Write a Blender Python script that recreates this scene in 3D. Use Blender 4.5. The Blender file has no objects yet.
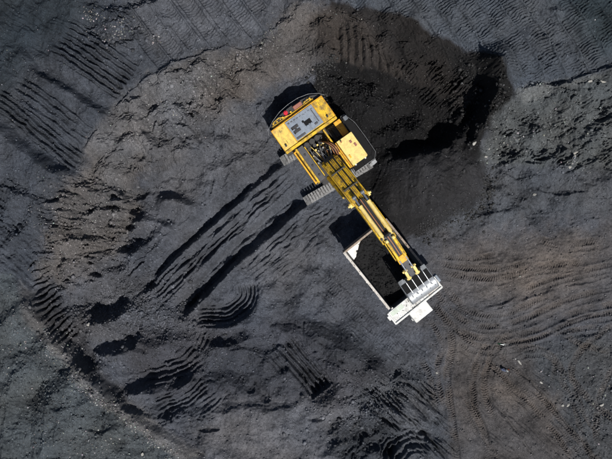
import bpy, bmesh, math, random
import numpy as np
from mathutils import Vector, Matrix, Quaternion
random.seed(7); RNG = np.random.default_rng(11)
C = bpy.context.scene.collection
CAMH = 95.0          # camera height over the pit floor, m
S = 0.12             # metres of pit floor per image pixel
f32 = np.float32

# ------------------------------------------------------------------ grid of the pit in image pixels
def axis(a0, a1, step, far, extra):
    core = np.arange(a0, a1 + step * .5, step)
    out = []; d = step * 1.5; x = 0.0
    while x < far:
        x += d; out.append(x); d *= 1.32
    out = np.array(out)
    return np.concatenate([(core[0] - out)[::-1], core, core[-1] + out]).astype(f32)
AU = axis(-40, 652, .5, 2600, 0); AV = axis(-40, 500, .5, 2600, 0)
U, V = np.meshgrid(AU, AV)
NY, NX = U.shape

def sst(a, b, x):
    t = np.clip((x - a) / (b - a), 0, 1); return t * t * (3 - 2 * t)
_ang = RNG.random((256, 256)).astype(f32) * 2 * np.pi
_GX = np.cos(_ang); _GY = np.sin(_ang)
def perlin(x, y, seed=0):
    x = x + seed * 17.37; y = y + seed * 9.71
    xf = np.floor(x); yf = np.floor(y)
    xi = xf.astype(np.int32); yi = yf.astype(np.int32)
    fx = (x - xf).astype(f32); fy = (y - yf).astype(f32)
    ux = fx * fx * fx * (fx * (fx * 6 - 15) + 10); uy = fy * fy * fy * (fy * (fy * 6 - 15) + 10)
    x0 = xi & 255; x1 = (xi + 1) & 255; y0 = yi & 255; y1 = (yi + 1) & 255
    def g(a, b, dx, dy): return _GX[b, a] * dx + _GY[b, a] * dy
    n0 = g(x0, y0, fx, fy) * (1 - ux) + g(x1, y0, fx - 1, fy) * ux
    n1 = g(x0, y1, fx, fy - 1) * (1 - ux) + g(x1, y1, fx - 1, fy - 1) * ux
    return (n0 * (1 - uy) + n1 * uy) * 1.5
def fbm(x, y, sc, octv=4, seed=0, ridged=False, gain=.5):
    o = 0; a = 1.0; tot = 0
    for i in range(octv):
        n = perlin(x / sc, y / sc, seed + i * 3.3)
        if ridged: n = 1 - 2 * np.abs(n)
        o = o + a * n; tot += a; a *= gain; sc = sc * .5
    return (o / tot).astype(f32)
def rot(u, v, deg):
    c, s = math.cos(math.radians(deg)), math.sin(math.radians(deg))
    return u * c + v * s, -u * s + v * c
def catmull(pts, n=8):
    p = [np.array(q, float) for q in pts]
    if len(p) == 2: return np.array([p[0] + (p[1] - p[0]) * t for t in np.linspace(0, 1, 4)])
    p = [2 * p[0] - p[1]] + p + [2 * p[-1] - p[-2]]
    out = []
    for i in range(1, len(p) - 2):
        for k in range(n):
            t = k / n
            out.append(.5 * ((2 * p[i]) + (-p[i-1] + p[i+1]) * t + (2*p[i-1] - 5*p[i] + 4*p[i+1] - p[i+2]) * t*t + (-p[i-1] + 3*p[i] - 3*p[i+1] + p[i+2]) * t**3))
    out.append(p[-2]); return np.array(out)
def window(u0, u1, v0, v1):
    i0, i1 = np.searchsorted(AU, [u0, u1]); j0, j1 = np.searchsorted(AV, [v0, v1])
    return slice(j0, j1), slice(i0, i1)
def along(pts, R, wob=0.0, seed=0, wsc=12.0):
    """local frame of a line: slice, arc length s, signed offset d (+ = left of travel), length"""
    P = catmull(pts, 5)
    sl = window(P[:, 0].min() - R, P[:, 0].max() + R, P[:, 1].min() - R, P[:, 1].max() + R)
    u = U[sl]; v = V[sl]
    if u.size == 0: return None
    if wob:
        u = u + wob * fbm(u, v, wsc, 3, seed + 40); v = v + wob * fbm(U[sl], V[sl], wsc, 3, seed + 60)
    best = np.full(u.shape, 1e9, f32); s = np.zeros(u.shape, f32); d = np.zeros(u.shape, f32)
    acc = 0.0; n = len(P) - 1
    for i in range(n):
        a = P[i]; b = P[i+1]; L = math.hypot(*(b - a))
        if L < 1e-6: continue
        t = (b - a) / L
        du = u - a[0]; dv = v - a[1]
        k = du * t[0] + dv * t[1]; off = du * t[1] - dv * t[0]
        lo = -R if i == 0 else 0; hi = L + R if i == n - 1 else L
        kc = np.clip(k, 0, L)
        dist = np.hypot(du - kc * t[0], dv - kc * t[1])
        m = dist < best
        best[m] = dist[m]
        s[m] = (acc + np.clip(k, lo, hi))[m]
        sg = np.where(np.abs(off) > 1e-5, np.sign(off), 1)
        inside = (k >= 0) & (k <= L)
        dd = np.where(inside | (i == 0) & (k < 0) | (i == n-1) & (k > L), off, sg * dist)
        d[m] = dd[m]
        acc += L
    return sl, s, d, acc
Hh = np.zeros(U.shape, f32)
COL = np.zeros(U.shape + (3,), f32)
ROUGH = np.ones(U.shape, f32)

def paint(sl, mask, col):
    m = mask[..., None]
    COL[sl] = COL[sl] * (1 - m) + np.array(col, f32) * m
def poly_mask(pts, soft, wob=6, seed=0, wsc=18):
    P = np.array(pts, float); pad = soft + wob + 4
    sl = window(P[:, 0].min() - pad, P[:, 0].max() + pad, P[:, 1].min() - pad, P[:, 1].max() + pad)
    u = U[sl] + 1.5 * wob * fbm(U[sl], V[sl], wsc, 5, seed + 5, gain=.62); v = V[sl] + 1.5 * wob * fbm(U[sl], V[sl], wsc, 5, seed + 25, gain=.62)
    ins = np.zeros(u.shape, bool); best = np.full(u.shape, 1e9, f32)
    n = len(P)
    for i in range(n):
        a = P[i]; b = P[(i+1) % n]; e = b - a; L2 = e @ e
        k = np.clip(((u - a[0]) * e[0] + (v - a[1]) * e[1]) / L2, 0, 1)
        best = np.minimum(best, np.hypot(u - a[0] - k * e[0], v - a[1] - k * e[1]))
        if a[1] != b[1]:
            c = ((a[1] > v) != (b[1] > v)) & (u < (b[0] - a[0]) * (v - a[1]) / (b[1] - a[1]) + a[0])
            ins ^= c
    sd = np.where(ins, best, -best)
    return sl, sst(-soft, soft, sd)

def comb(pts, W, n, depth, trough=0.0, fade=(5, 5), seed=1, wob=1.6, deepen=0.0, jit=.9):
    r = along(pts, W + 6, wob, seed)
    if r is None: return
    sl, s, d, L = r
    m = sst(W + 1.5, W - 2.0, np.abs(d)) * sst(-1, fade[0], s) * sst(L + 1, L - fade[1], s)
    d2 = d + jit * perlin(s / 14, d / 9, seed)
    ph = n * (d2 / W + 1) / 2
    amp = .75 + .5 * perlin(s / 22, np.floor(ph) * 1.7, seed + 2)
    c = np.array(pts[-1], float) - np.array(pts[0], float); c /= np.hypot(*c)
    away = (c[1] * .46 - c[0] * .886) < 0          # bucket-tooth furrows, steep flank shaped away from the sun for darker shade
    fr = ph - np.floor(ph)
    if away: fr = 1 - fr
    tooth = 1.15 * np.where(fr < .44, sst(0, .44, fr) , (1 - sst(.46, 1.0, fr))) - .6
    tr = trough * (1 - .6 * (d / W) ** 2) * (1 - deepen + deepen * np.clip(s / L, 0, 1) * 2)
    Hh[sl] += m * (depth * amp * tooth - tr)
def ribs(pts, W, period, depth, seed=1, chev=0.0, rut=0.0, fade=8, wob=.8, berm=0.0, col=None, cm=.5, patchy=.5):
    r = along(pts, W + 5, wob, seed)
    if r is None: return
    sl, s, d, L = r
    m = sst(W + .8, W - .8, np.abs(d)) * sst(-2, fade, s) * sst(L + 2, L - fade, s)
    pm = np.clip(.75 + patchy * 1.6 * fbm(U[sl], V[sl], 22, 2, seed + 9), 0, 1.3)
    ph = 2 * np.pi * (s + chev * np.abs(d)) / period + 1.9 * perlin(s / 15, d / 5, seed) + .7 * perlin(s / 5, d / 3, seed + 1)
    Hh[sl] += m * (depth * pm * np.sin(ph) - rut)
    if berm: Hh[sl] += berm * np.exp(-((np.abs(d) - W - 1) / 1.3) ** 2) * sst(-2, fade, s) * sst(L + 2, L - fade, s) * pm
    if col: paint(sl, m * cm * np.clip(pm, 0, 1), col)
def step(pts, h, w, R, seed=1, wob=3, fade=14, wsc=14):
    """a scarp: ground on the left of travel raised by h, relaxing over R"""
    r = along(pts, R * 2.2 + w, wob, seed, wsc)
    if r is None: return
    sl, s, d, L = r
    hv = h * np.clip(.8 + .5 * perlin(s / 23, s * 0, seed), .2, 1.5)
    Hh[sl] += hv * sst(-w, w, d) * np.exp(-np.maximum(d - w, 0) / R) * sst(-fade * .5, fade, s) * sst(L + fade * .5, L - fade, s) * sst(R * 2.2, R * 1.3, np.abs(d))
def trench(pts, W, depth, wall=2.5, berm=.25, seed=1, wob=2.5, fade=(8, 8)):
    r = along(pts, W + 16, wob, seed)
    if r is None: return
    sl, s, d, L = r
    e = sst(-1, fade[0], s) * sst(L + 1, L - fade[1], s)
    Hh[sl] += e * (-depth * sst(W + wall, W - wall, np.abs(d)) + berm * np.exp(-((np.abs(d) - W - wall - 1) / 3) ** 2))
def blob(u, v, a, b, ang, h, p=1.5, wob=3, seed=1, wsc=10, edge=None):
    R = max(a, b) * 1.3 + wob + 3
    sl = window(u - R, u + R, v - R, v + R)
    x = U[sl] + wob * fbm(U[sl], V[sl], wsc, 3, seed) - u; y = V[sl] + wob * fbm(U[sl], V[sl], wsc, 3, seed + 8) - v
    x, y = rot(x, y, ang); r2 = (x / a) ** 2 + (y / b) ** 2
    if edge: Hh[sl] += h * sst(1 + edge, 1 - edge, np.sqrt(r2))
    else: Hh[sl] += h * np.clip(1 - r2, 0, 1) ** p
def scoop(u, v, a, b, ang, h, seed=1, wob=2.5, wall=.34):
    """bucket bite: floor deepens towards +x of the rotated frame and ends in a steep wall"""
    R = max(a, b) * 1.3 + wob + 3
    sl = window(u - R, u + R, v - R, v + R)
    x = U[sl] + wob * fbm(U[sl], V[sl], 9, 3, seed) - u; y = V[sl] + wob * fbm(U[sl], V[sl], 9, 3, seed + 8) - v
    x, y = rot(x, y, ang); r = np.sqrt((x / a) ** 2 + (y / b) ** 2)
    q = np.clip(.5 + .5 * x / a, 0, 1)
    Hh[sl] -= h * sst(1 + wall, 1 - wall, r) * q ** 1.1 * 1.0
    Hh[sl] += .18 * h * np.exp(-((r - 1.18) / .14) ** 2) * q
def grain(pts, ang, lx, ly, h, soft=10, seed=1, ridged=False, octv=3, wob=8, power=1.0):
    """streaks of relief stretched along ang inside a patch"""
    sl, m = poly_mask(pts, soft, wob, seed)
    wk = 7.0 if lx < 25 else 3.0
    wu = U[sl] + wk * fbm(U[sl], V[sl], 26, 4, seed + 3); wv = V[sl] + wk * fbm(U[sl], V[sl], 26, 4, seed + 4)
    x, y = rot(wu, wv, ang)
    n = 0; a = 1; sx, sy = lx, ly
    for i in range(octv):
        k = perlin(x / sx, y / sy, seed + i * 2.1)
        if ridged: k = .55 - 1.6 * np.abs(k)
        n = n + a * k; a *= .55; sx *= .55; sy *= .55
    pat = np.clip(.72 + 1.5 * perlin(U[sl] / 19, V[sl] / 19, seed + 11), .12, 1.5)
    if lx < 25:                                  # broken ground: mix in equant clods
        n = .62 * n + .55 * (fbm(wu, wv, ly * 1.7, 4, seed + 31, gain=.65) * 1.6)
    Hh[sl] += m * h * n * pat

# ---- bench levels (thin plate through estimated heights), m above the floor by the truck
PTS = """430 330 0 430 260 0 350 300 0 500 300 .2 560 260 .4 600 300 .5 480 420 0 560 420 .2 605 450 .3 300 200 .1 250 230 .3 335 240 0
250 170 .9 200 190 1.4 330 350 -.3 230 380 -.4 170 330 -.2 120 330 0 250 440 .3 350 440 0 400 200 .1 385 150 .4 300 110 .3 420 180 .8 340 130 .2
320 165 0 380 230 0 470 200 .3 130 235 1.2 95 235 3 60 235 5 40 200 6 0 150 8 0 245 6 20 180 7 112 112 7 140 85 7.2 165 66 7.3 205 50 7.4 265 40 7.4
295 0 8 345 4 8 400 16 8 440 34 8 480 54 8 500 70 7.6 516 95 6.3 150 135 4.6 190 112 4.4 230 84 4.6 280 62 4 150 172 2.9 230 112 2.8 262 88 2.6
340 66 3.6 400 74 3.4 330 92 1 370 100 1.2 420 112 1.6 450 102 2.2 466 78 3.4 472 100 2.3 0 0 9 100 0 9 60 60 8 200 0 8.5 400 -30 8.5 520 20 8 612 0 8 612 55 7.3 565 60 7.5
530 98 5.4 480 132 2.8 540 122 4 600 112 4.6 600 150 2.6 545 152 2 492 160 1.2 500 190 .5 560 185 .6 612 190 .8 30 285 2.6 60 290 1.4 0 350 3.4 60 420 3.4 0 459 4
130 450 2.2 40 345 1.9 75 365 1.5 120 400 .9 170 440 .5 200 459 .4 90 300 .4 45 250 4 75 170 5.6 105 170 4.4 -60 200 7 -60 -60 9 672 -60 8 672 520 .5 300 520 .2 -60 520 4.5 672 230 .8"""
T = np.array(PTS.split(), float).reshape(-1, 3)
def tps(T, gu, gv):
    P = T[:, :2] / 100; n = len(P)
    r = np.hypot(*(P[:, None] - P[None]).transpose(2, 0, 1)); K = np.where(r > 0, r * r * np.log(r + 1e-12), 0) + np.eye(n) * .002
    A = np.zeros((n + 3, n + 3)); A[:n, :n] = K; A[:n, n] = 1; A[:n, n+1:] = P; A[n, :n] = 1; A[n+1:, :n] = P.T
    w = np.linalg.solve(A, np.concatenate([T[:, 2], [0, 0, 0]]))
    Q = np.stack(np.meshgrid(gu, gv), -1).reshape(-1, 2) / 100
    r = np.hypot(*(Q[:, None] - P[None]).transpose(2, 0, 1)); K = np.where(r > 0, r * r * np.log(r + 1e-12), 0)
    return (K @ w[:n] + w[n] + Q @ w[n+1:]).reshape(len(gv), len(gu))
gu = np.arange(-60, 680, 6.0); gv = np.arange(-60, 526, 6.0)
GB = tps(T, gu, gv)
def bilin(G, u, v):
    x = np.clip((u - gu[0]) / 6, 0, len(gu) - 1.001); y = np.clip((v - gv[0]) / 6, 0, len(gv) - 1.001)
    xi = x.astype(int); yi = y.astype(int); fx = x - xi; fy = y - yi
    fx = fx * fx * (3 - 2 * fx) * .5 + fx * .5; fy = fy * fy * (3 - 2 * fy) * .5 + fy * .5
    return ((G[yi, xi] * (1-fx) + G[yi, xi+1] * fx) * (1-fy) + (G[yi+1, xi] * (1-fx) + G[yi+1, xi+1] * fx) * fy).astype(f32)
BASE = bilin(GB, U, V)
Hh += BASE
# ------------------------------------------------------------------ colours of the ground: its materials, and shade painted over some
GREY = (.053, .058, .067); BROWN = (.076, .070, .065); BLACK = (.0070, .0070, .0074); SLATE = (.040, .046, .055); PALE = (.105, .105, .108); GREEN = (.050, .059, .063)
COL[:] = GREY
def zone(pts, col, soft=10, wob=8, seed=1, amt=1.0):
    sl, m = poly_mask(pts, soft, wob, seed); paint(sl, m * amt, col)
zone([(-60,-60),(300,-60),(292,0),(262,44),(205,52),(165,66),(112,112),(88,145),(74,175),(60,200),(40,240),(30,285),(-60,260)], SLATE, 5, 5)
zone([(300,-60),(680,-60),(680,66),(612,66),(560,80),(516,94),(500,72),(480,54),(440,34),(400,16),(345,2)], (.050,.058,.067), 4, 4)
zone([(120,-20),(300,-60),(292,0),(262,42),(205,50),(165,62),(130,20)], (.066,.071,.079), 12, 8)
zone([(-60,-60),(70,-60),(95,10),(60,45),(30,60),(0,110),(-60,110)], (.019,.025,.030), 22, 10)  # darker tone towards the upper left corner
zone([(570,-60),(680,-60),(680,60),(600,55),(560,0)], (.021,.030,.035), 20, 8)  # darker tone towards the upper right corner
zone([(-60,268),(10,272),(34,308),(62,345),(95,382),(130,412),(165,437),(205,462),(220,530),(-60,530)], GREEN, 4, 4)
zone([(20,280),(40,300),(70,342),(120,392),(160,422),(205,456),(185,462),(150,436),(110,404),(60,352),(30,315)], (.086,.086,.085), 4, 4, amt=.85)
zone([(112,112),(165,68),(205,54),(265,44),(290,5),(320,8),(335,20),(330,60),(285,70),(258,95),(230,105),(200,130),(180,160),(130,178),(140,210),(120,250),(80,260),(55,285),(40,280),(60,205),(80,172)], (.080,.077,.074), 8, 9)
zone([(165,120),(260,60),(290,20),(335,15),(345,60),(300,75),(262,92),(240,100),(190,150),(130,180),(120,180)], BROWN, 12, 10, amt=.8)
zone([(120,95),(160,75),(200,75),(190,110),(150,150),(100,160),(90,150)], (.105,.107,.11), 12, 8, amt=.6)
zone([(60,185),(100,180),(140,200),(135,235),(70,290),(45,275)], (.086,.080,.075), 12, 12, amt=.6)
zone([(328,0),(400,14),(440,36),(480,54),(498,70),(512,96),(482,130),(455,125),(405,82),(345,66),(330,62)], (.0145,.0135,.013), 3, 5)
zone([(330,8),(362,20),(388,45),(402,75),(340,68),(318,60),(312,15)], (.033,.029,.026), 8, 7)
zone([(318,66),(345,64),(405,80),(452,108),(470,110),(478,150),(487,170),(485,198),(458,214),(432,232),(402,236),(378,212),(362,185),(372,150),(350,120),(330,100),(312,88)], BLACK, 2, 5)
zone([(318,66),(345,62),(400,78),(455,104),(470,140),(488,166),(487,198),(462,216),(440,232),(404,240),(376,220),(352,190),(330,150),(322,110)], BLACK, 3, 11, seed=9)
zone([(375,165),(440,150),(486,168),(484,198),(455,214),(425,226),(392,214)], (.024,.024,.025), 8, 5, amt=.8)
zone([(440,45),(482,56),(500,72),(513,96),(484,128),(468,150),(470,100),(462,80)], (.010,.010,.010), 5, 4)  # coal wall, darkened further to paint in the slot's shadow
zone([(484,125),(516,94),(612,68),(680,60),(680,190),(612,180),(560,170),(500,168),(478,165)], (.062,.068,.068), 6, 5)
zone([(515,94),(530,84),(570,80),(600,76),(560,92),(520,104)], (.11,.112,.105), 4, 4, amt=.7)
zone([(484,168),(612,170),(612,215),(520,225),(440,240),(430,232),(484,200)], (.052,.057,.063), 10, 8)
zone([(440,238),(520,226),(612,225),(680,230),(680,300),(580,318),(505,345),(475,345),(440,300),(428,265)], (.070,.067,.066), 16, 14, amt=.8)
zone([(470,250),(560,235),(600,250),(590,290),(540,300),(490,300)], (.086,.076,.067), 18, 18, amt=.5)
zone([(430,320),(520,325),(540,360),(585,459),(600,530),(440,530),(448,400),(435,350)], (.059,.055,.052), 16, 14, amt=.85)
zone([(520,350),(612,330),(680,340),(680,530),(600,530),(560,400)], (.048,.052,.055), 14, 12)
zone([(350,330),(440,370),(448,459),(440,530),(340,530),(360,400)], (.058,.064,.072), 12, 10)
zone([(205,400),(300,385),(350,400),(340,459),(330,520),(210,520)], (.085,.087,.092), 16, 14, amt=.75)
zone([(190,200),(330,175),(335,300),(240,290)], (.076,.081,.089), 30, 14, amt=.55)
zone([(150,110),(262,105),(272,160),(200,200),(150,190)], (.078,.081,.086), 16, 12, amt=.6)
zone([(90,260),(125,240),(150,300),(110,340),(70,330)], (.060,.060,.062), 14, 8, amt=.5)
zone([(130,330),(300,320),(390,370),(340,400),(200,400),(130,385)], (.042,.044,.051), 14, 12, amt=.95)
zone([(36,300),(52,322),(76,350),(104,382),(132,406),(128,396),(112,372),(92,350),(74,330),(62,300),(44,280)], (.030,.030,.032), 5, 6, amt=.75)  # shade on the crest's north-east face, painted into the colour
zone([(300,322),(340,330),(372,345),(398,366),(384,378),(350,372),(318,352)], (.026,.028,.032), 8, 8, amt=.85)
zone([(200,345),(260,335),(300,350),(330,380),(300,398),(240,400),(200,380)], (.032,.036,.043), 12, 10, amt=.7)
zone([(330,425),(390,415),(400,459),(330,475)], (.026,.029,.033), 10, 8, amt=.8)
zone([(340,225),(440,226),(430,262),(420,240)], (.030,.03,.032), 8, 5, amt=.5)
for (x, y, a, b) in [(488,290,14,5),(470,262,14,7),(520,280,20,8),(560,262,18,7),(540,400,20,9),(500,395,22,8),(460,350,12,10),(585,245,20,6)]:
    q = [(x + a*math.cos(t), y + b*math.sin(t)) for t in np.linspace(0, 6.28, 9)[:-1]]
    zone(q, (.105,.092,.078), 8, 12, seed=int(x), amt=.3)

# ------------------------------------------------------------------ relief
# broad roughness of the dug ground
big = fbm(U + 7 * perlin(U/40, V/40, 3), V, 46, 5, 2)
rough = fbm(U, V, 13, 4, 6, gain=.6)
SM = np.ones(U.shape, f32)          # smoothness map: dozed and dumped areas are calmer
def calm(pts, k, soft=12, seed=2):
    sl, m = poly_mask(pts, soft, 6, seed); SM[sl] = SM[sl] * (1 - m) + k * m
calm([(-60,-60),(300,-60),(262,44),(165,66),(112,112),(74,175),(-60,240)], .35)
calm([(345,-60),(680,-60),(680,66),(516,94),(480,54),(400,14)], .3)
calm([(378,150),(486,168),(484,198),(432,230),(392,222),(362,185)], .45, 6)
calm([(120,180),(300,170),(340,230),(300,310),(240,300),(180,320)], .8)
calm([(430,240),(680,180),(680,530),(440,530),(300,260),(350,200)], .33)
calm([(160,200),(290,140),(340,200),(330,300),(200,300)], .5)
calm([(200,405),(350,400),(340,520),(200,520)], .45)
calm([(-60,285),(20,285),(200,459),(200,530),(-60,530)], .5)
calm([(484,125),(516,94),(680,60),(680,165),(500,160)], 1.2)
calm([(316,66),(405,82),(470,112),(455,145),(400,155),(340,110)], 1.0)
calm([(112,112),(165,68),(265,44),(290,5),(330,15),(330,60),(262,92),(200,130),(178,160),(130,178),(142,205),(136,262),(60,290),(40,250),(76,175)], 1.5, 8)
calm([(60,290),(130,235),(200,300),(330,300),(400,370),(300,410),(180,410),(60,350)], .55, 10)
mid = fbm(U + 2 * rough, V, 7.5, 4, 77, ridged=True, gain=.6)
broad = fbm(U, V, 19, 2, 88)
Hh += SM * (.9 * big + 1.05 * broad + .40 * rough + .14 * mid)
fine = fbm(U, V, 4.2, 3, 9, gain=.7)
Hh += (.045 + .075 * SM) * fine

# rim of the upper bench above the brown slope
step([(262,46),(240,50),(225,47),(205,53),(182,60),(165,68),(140,83),(125,97),(112,112)], .55, 1.8, 12, 3, 2)
step([(208,62),(185,70),(160,80),(146,92)], .35, 1.5, 8, 4, 2)
step([(112,112),(100,128),(90,142),(78,173)], .4, 2, 8, 5, 2)
step([(74,178),(60,200),(48,230),(34,262)], .3, 3, 10, 6, 3)
# stepped scrapes of the upper left bench, each falling to the north-east
step([(112,115),(95,106),(70,90),(40,72),(24,50)], 1.15, 4, 26, 7, 2.5)
step([(78,173),(62,170),(35,152),(0,127),(-40,105)], 1.9, 6, 34, 8, 2.5)
step([(62,200),(40,197),(22,192),(0,184),(-30,176)], .9, 3, 16, 9, 3)
step([(130,60),(118,50),(100,40),(88,30)], .5, 3, 20, 10, 3)
comb([(58,36),(76,47),(100,63),(128,82)], 20, 7, .64, .10, seed=11, fade=(12, 3))
comb([(14,86),(36,99),(62,118),(88,139)], 13, 4, .62, .0, seed=12, fade=(12, 3))
comb([(-6,96),(18,112),(48,138),(79,163)], 11, 4, .66, .0, seed=13, fade=(12, 3))
comb([(-30,196),(0,212),(22,226),(46,252)], 14, 4, .5, .15, seed=14)
comb([(-30,226),(0,248),(22,266),(38,284)], 13, 5, 0.35, .0, seed=15)
grain([(-40,-40),(80,-40),(60,40),(0,110),(-40,120)], 32, 30, 4, .10, 14, 16)
grain([(-40,150),(60,190),(40,270),(-40,250)], 38, 22, 3, .28, 8, 17, octv=3)
# lumpy dump under the top edge
grain([(85,5),(150,-10),(170,20),(135,50),(100,50),(80,30)], 20, 12, 7, .7, 8, 18)
step([(160,0),(140,6),(120,10),(98,11)], 1.0, 4, 14, 19, 4)
step([(172,-14),(160,-6),(150,10)], .8, 4, 12, 20, 4)
step([(134,24),(122,20),(110,24),(100,18)], .5, 2.5, 9, 21, 4)
# dozer lanes of the top benches
for k, (x, y) in enumerate([(132,22),(148,16),(166,8),(186,2),(206,-2),(228,-4),(246,-8)]):
    ribs([(x-14,y-18),(x,y),(x+16,y+22),(x+32,y+42)][: (4 if k < 6 else 3)], 7.2, 3.0, .05, seed=30+k, rut=.16, berm=.26, chev=.15)
step([(258,46),(240,28),(222,8),(208,-12)], .5, 2, 14, 38, 2)
step([(206,52),(196,34),(182,14),(170,-4)], .5, 2.5, 12, 39, 2)
trench([(286,-8),(279,12),(270,34)], 3, .5, 3, .25, 41)
for k, (x, w) in enumerate([(352,7),(372,7),(396,7.5),(418,7.5),(438,8),(458,8),(480,8.5),(503,8.5),(527,8.5),(552,8.5),(577,8.5),(602,8.5),(628,8.5)]):
    ribs([(x-10,-22),(x+6,0),(x+24,26),(x+42,54),(x+58,86)], w + .8, 3.0, .072 if x > 430 else .05, seed=50+k, chev=-.1, rut=.08 + .1 * ((k * 7) % 3) / 2, berm=.10 + .14 * ((k * 5) % 3) / 2, wob=2.4, patchy=1.1)
grain([(520,0),(560,0),(590,70),(550,82),(530,50)], 55, 9, 5, .30, 8, 64)
trench([(560,14),(580,40),(592,72)], 4, .35, 4, .2, 65)
# brown slope: rills, strata and shallow bites
grain([(112,112),(165,68),(265,44),(290,5),(330,15),(330,60),(262,92),(200,130),(178,160),(130,178),(80,172)], -28, 13, 4.2, .30, 6, 70, ridged=True, octv=4)
grain([(120,100),(200,70),(280,55),(250,90),(180,130),(120,160)], -62, 16, 5, .28, 8, 71)
grain([(50,182),(100,176),(142,200),(136,240),(120,262),(60,292),(38,276)], 6, 22, 4.6, .5, 7, 72, ridged=True, octv=4)
grain([(56,190),(130,190),(130,250),(60,280)], 60, 8, 5, .25, 8, 73)
step([(150,252),(120,250),(92,252),(60,256)], .5, 2, 10, 74, 3)
step([(142,214),(120,212),(98,206),(80,205)], .7, 2, 10, 75, 3)
step([(136,200),(122,194),(108,186),(92,182)], .6, 2, 10, 76, 3)
for k, (x, y) in enumerate([(158,128),(172,126),(186,122)]):
    trench([(x,y),(x+8,y+9),(x+15,y+20)], 1.6, .55, 2, .3, 77+k, 2)
ribs([(127,177),(142,172),(160,166),(178,159)], 6, 4.6, .22, seed=80, wob=1, fade=3, patchy=.2)
step([(126,186),(140,187),(158,177),(178,166)][::-1], -1.3, 4, 14, 81, 2, fade=8)
scoop(152,184,20,8,-70,.0, 82)
scoop(132,190,10,14,90,.9, 83)
step([(199,208),(186,200),(172,196),(158,198)], 1.0, 5, 18, 84, 2.5)
step([(176,226),(158,218),(146,217),(134,221)], .9, 5, 14, 85, 2.5)
step([(170,228),(156,232),(142,243),(130,256),(122,272)], 1.9, 6.5, 16, 86, 1.2, fade=12)
scoop(113,250,20,20,40,.5, 87)
trench([(214,176),(212,186),(209,200)], .7, .35, 1, .12, 88, 1.5)
step([(222,186),(214,182),(208,184)], .25, 1.2, 7, 89, 2)
grain([(125,100),(165,72),(262,50),(285,30),(300,70),(255,100),(200,150),(150,176),(118,160)], 50, 26, 8, .75, 8, 2070, octv=2)
grain([(262,44),(290,8),(330,14),(332,62),(300,72),(262,70)], 75, 22, 7, .5, 8, 2071, octv=2)
grain([(50,182),(100,180),(142,205),(136,262),(60,290),(40,250)], 8, 26, 8, 1.0, 7, 2072, octv=2)
# teeth of eroded coal under the lower left crest
r = along([(26,262),(36,296),(52,326),(68,346)], 26, 2, 90)
sl, s, d, L = r
m = sst(-3, 4, d) * sst(26, 12, d) * sst(-4, 8, s) * sst(L + 4, L - 6, s)
Hh[sl] += m * ((1.1 + .5 * perlin(s/20, d/20, 3)) * (np.abs(np.sin(np.pi * (s + .25 * d + 3.0 * perlin(s/9, d/14, 4)) / 6.4)) ** .8 - .6))
# crest of the lower left bench and its dark north-east face
CREST = [(220,475),(196,452),(166,432),(137,412),(114,389),(86,361),(58,330),(36,300),(16,276),(-16,256)]
step(CREST[:5], .5, 3.0, 40, 91, 3.5, fade=30)
step(CREST[3:9], 2.6, 5.2, 90, 92, 1.8, fade=60)
step(CREST[1:5], .7, 3.5, 30, 98, 2.5, fade=24)
grain([(40,320),(75,345),(125,390),(160,415),(150,430),(100,395),(60,352)], 40, 7, 6, .25, 6, 93, ridged=True)
grain([(-40,280),(20,290),(190,455),(190,520),(-40,520)], 95, 26, 6, .16, 10, 94, octv=5)
grain([(-40,300),(20,310),(170,455),(120,520),(-40,520)], 30, 11, 6, .14, 12, 95, ridged=True, octv=4)
trench([(42,372),(34,400),(28,430),(26,470)], 10, .8, 9, .3, 96, 5)
step([(120,420),(108,428),(92,430),(82,424)], .5, 1.6, 8, 97, 3)
step([(76,402),(66,406),(54,404)], .5, 1.6, 7, 98, 3)
# bites of the bucket in the left floor
scoop(106,297,22,18,48,1.7, 100)
step([(130,300),(122,309),(108,315),(88,317)], 1.9, 7, 14, 101, 1.2, fade=12)
scoop(126,324,26,15,95,.8, 102)
step([(148,334),(136,341),(118,347),(94,350)], 1.7, 6.5, 12, 103, 1.2, fade=12)
step([(150,356),(136,346),(124,342)], .5, 3, 8, 104, 3)
trench([(100,306),(118,328),(150,352),(182,362)], 2, .25, 3, .3, 105, 3)
scoop(140,376,22,14,70,.8, 106)
comb([(200,352),(184,366),(164,373),(138,378)], 11, 4, 0.57, .6, seed=107, fade=(4, 10), deepen=0)
step([(196,372),(180,381),(160,385),(140,386),(124,390)], 1.6, 6, 10, 108, 1.2, fade=10)
comb([(204,378),(190,392),(172,402),(156,408)], 11, 5, 0.43, .3, seed=109)
comb([(226,384),(216,396),(200,408)], 9, 4, 0.24, .1, seed=110)
step([(176,422),(162,417),(146,413),(128,405)], .8, 2, 9, 111, 3)
grain([(130,395),(200,385),(215,420),(170,430)], -35, 10, 4, .3, 8, 112)
scoop(190,424,22,8,80,.8, 113)
blob(208,429,13,4,-5,-1.0, 1, 1.5, 114)
blob(196,354,10,10,0,.5, 1.5, 3, 115)
grain([(60,250),(160,230),(165,300),(140,330),(70,330)], -40, 12, 5, .25, 10, 116)
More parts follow.
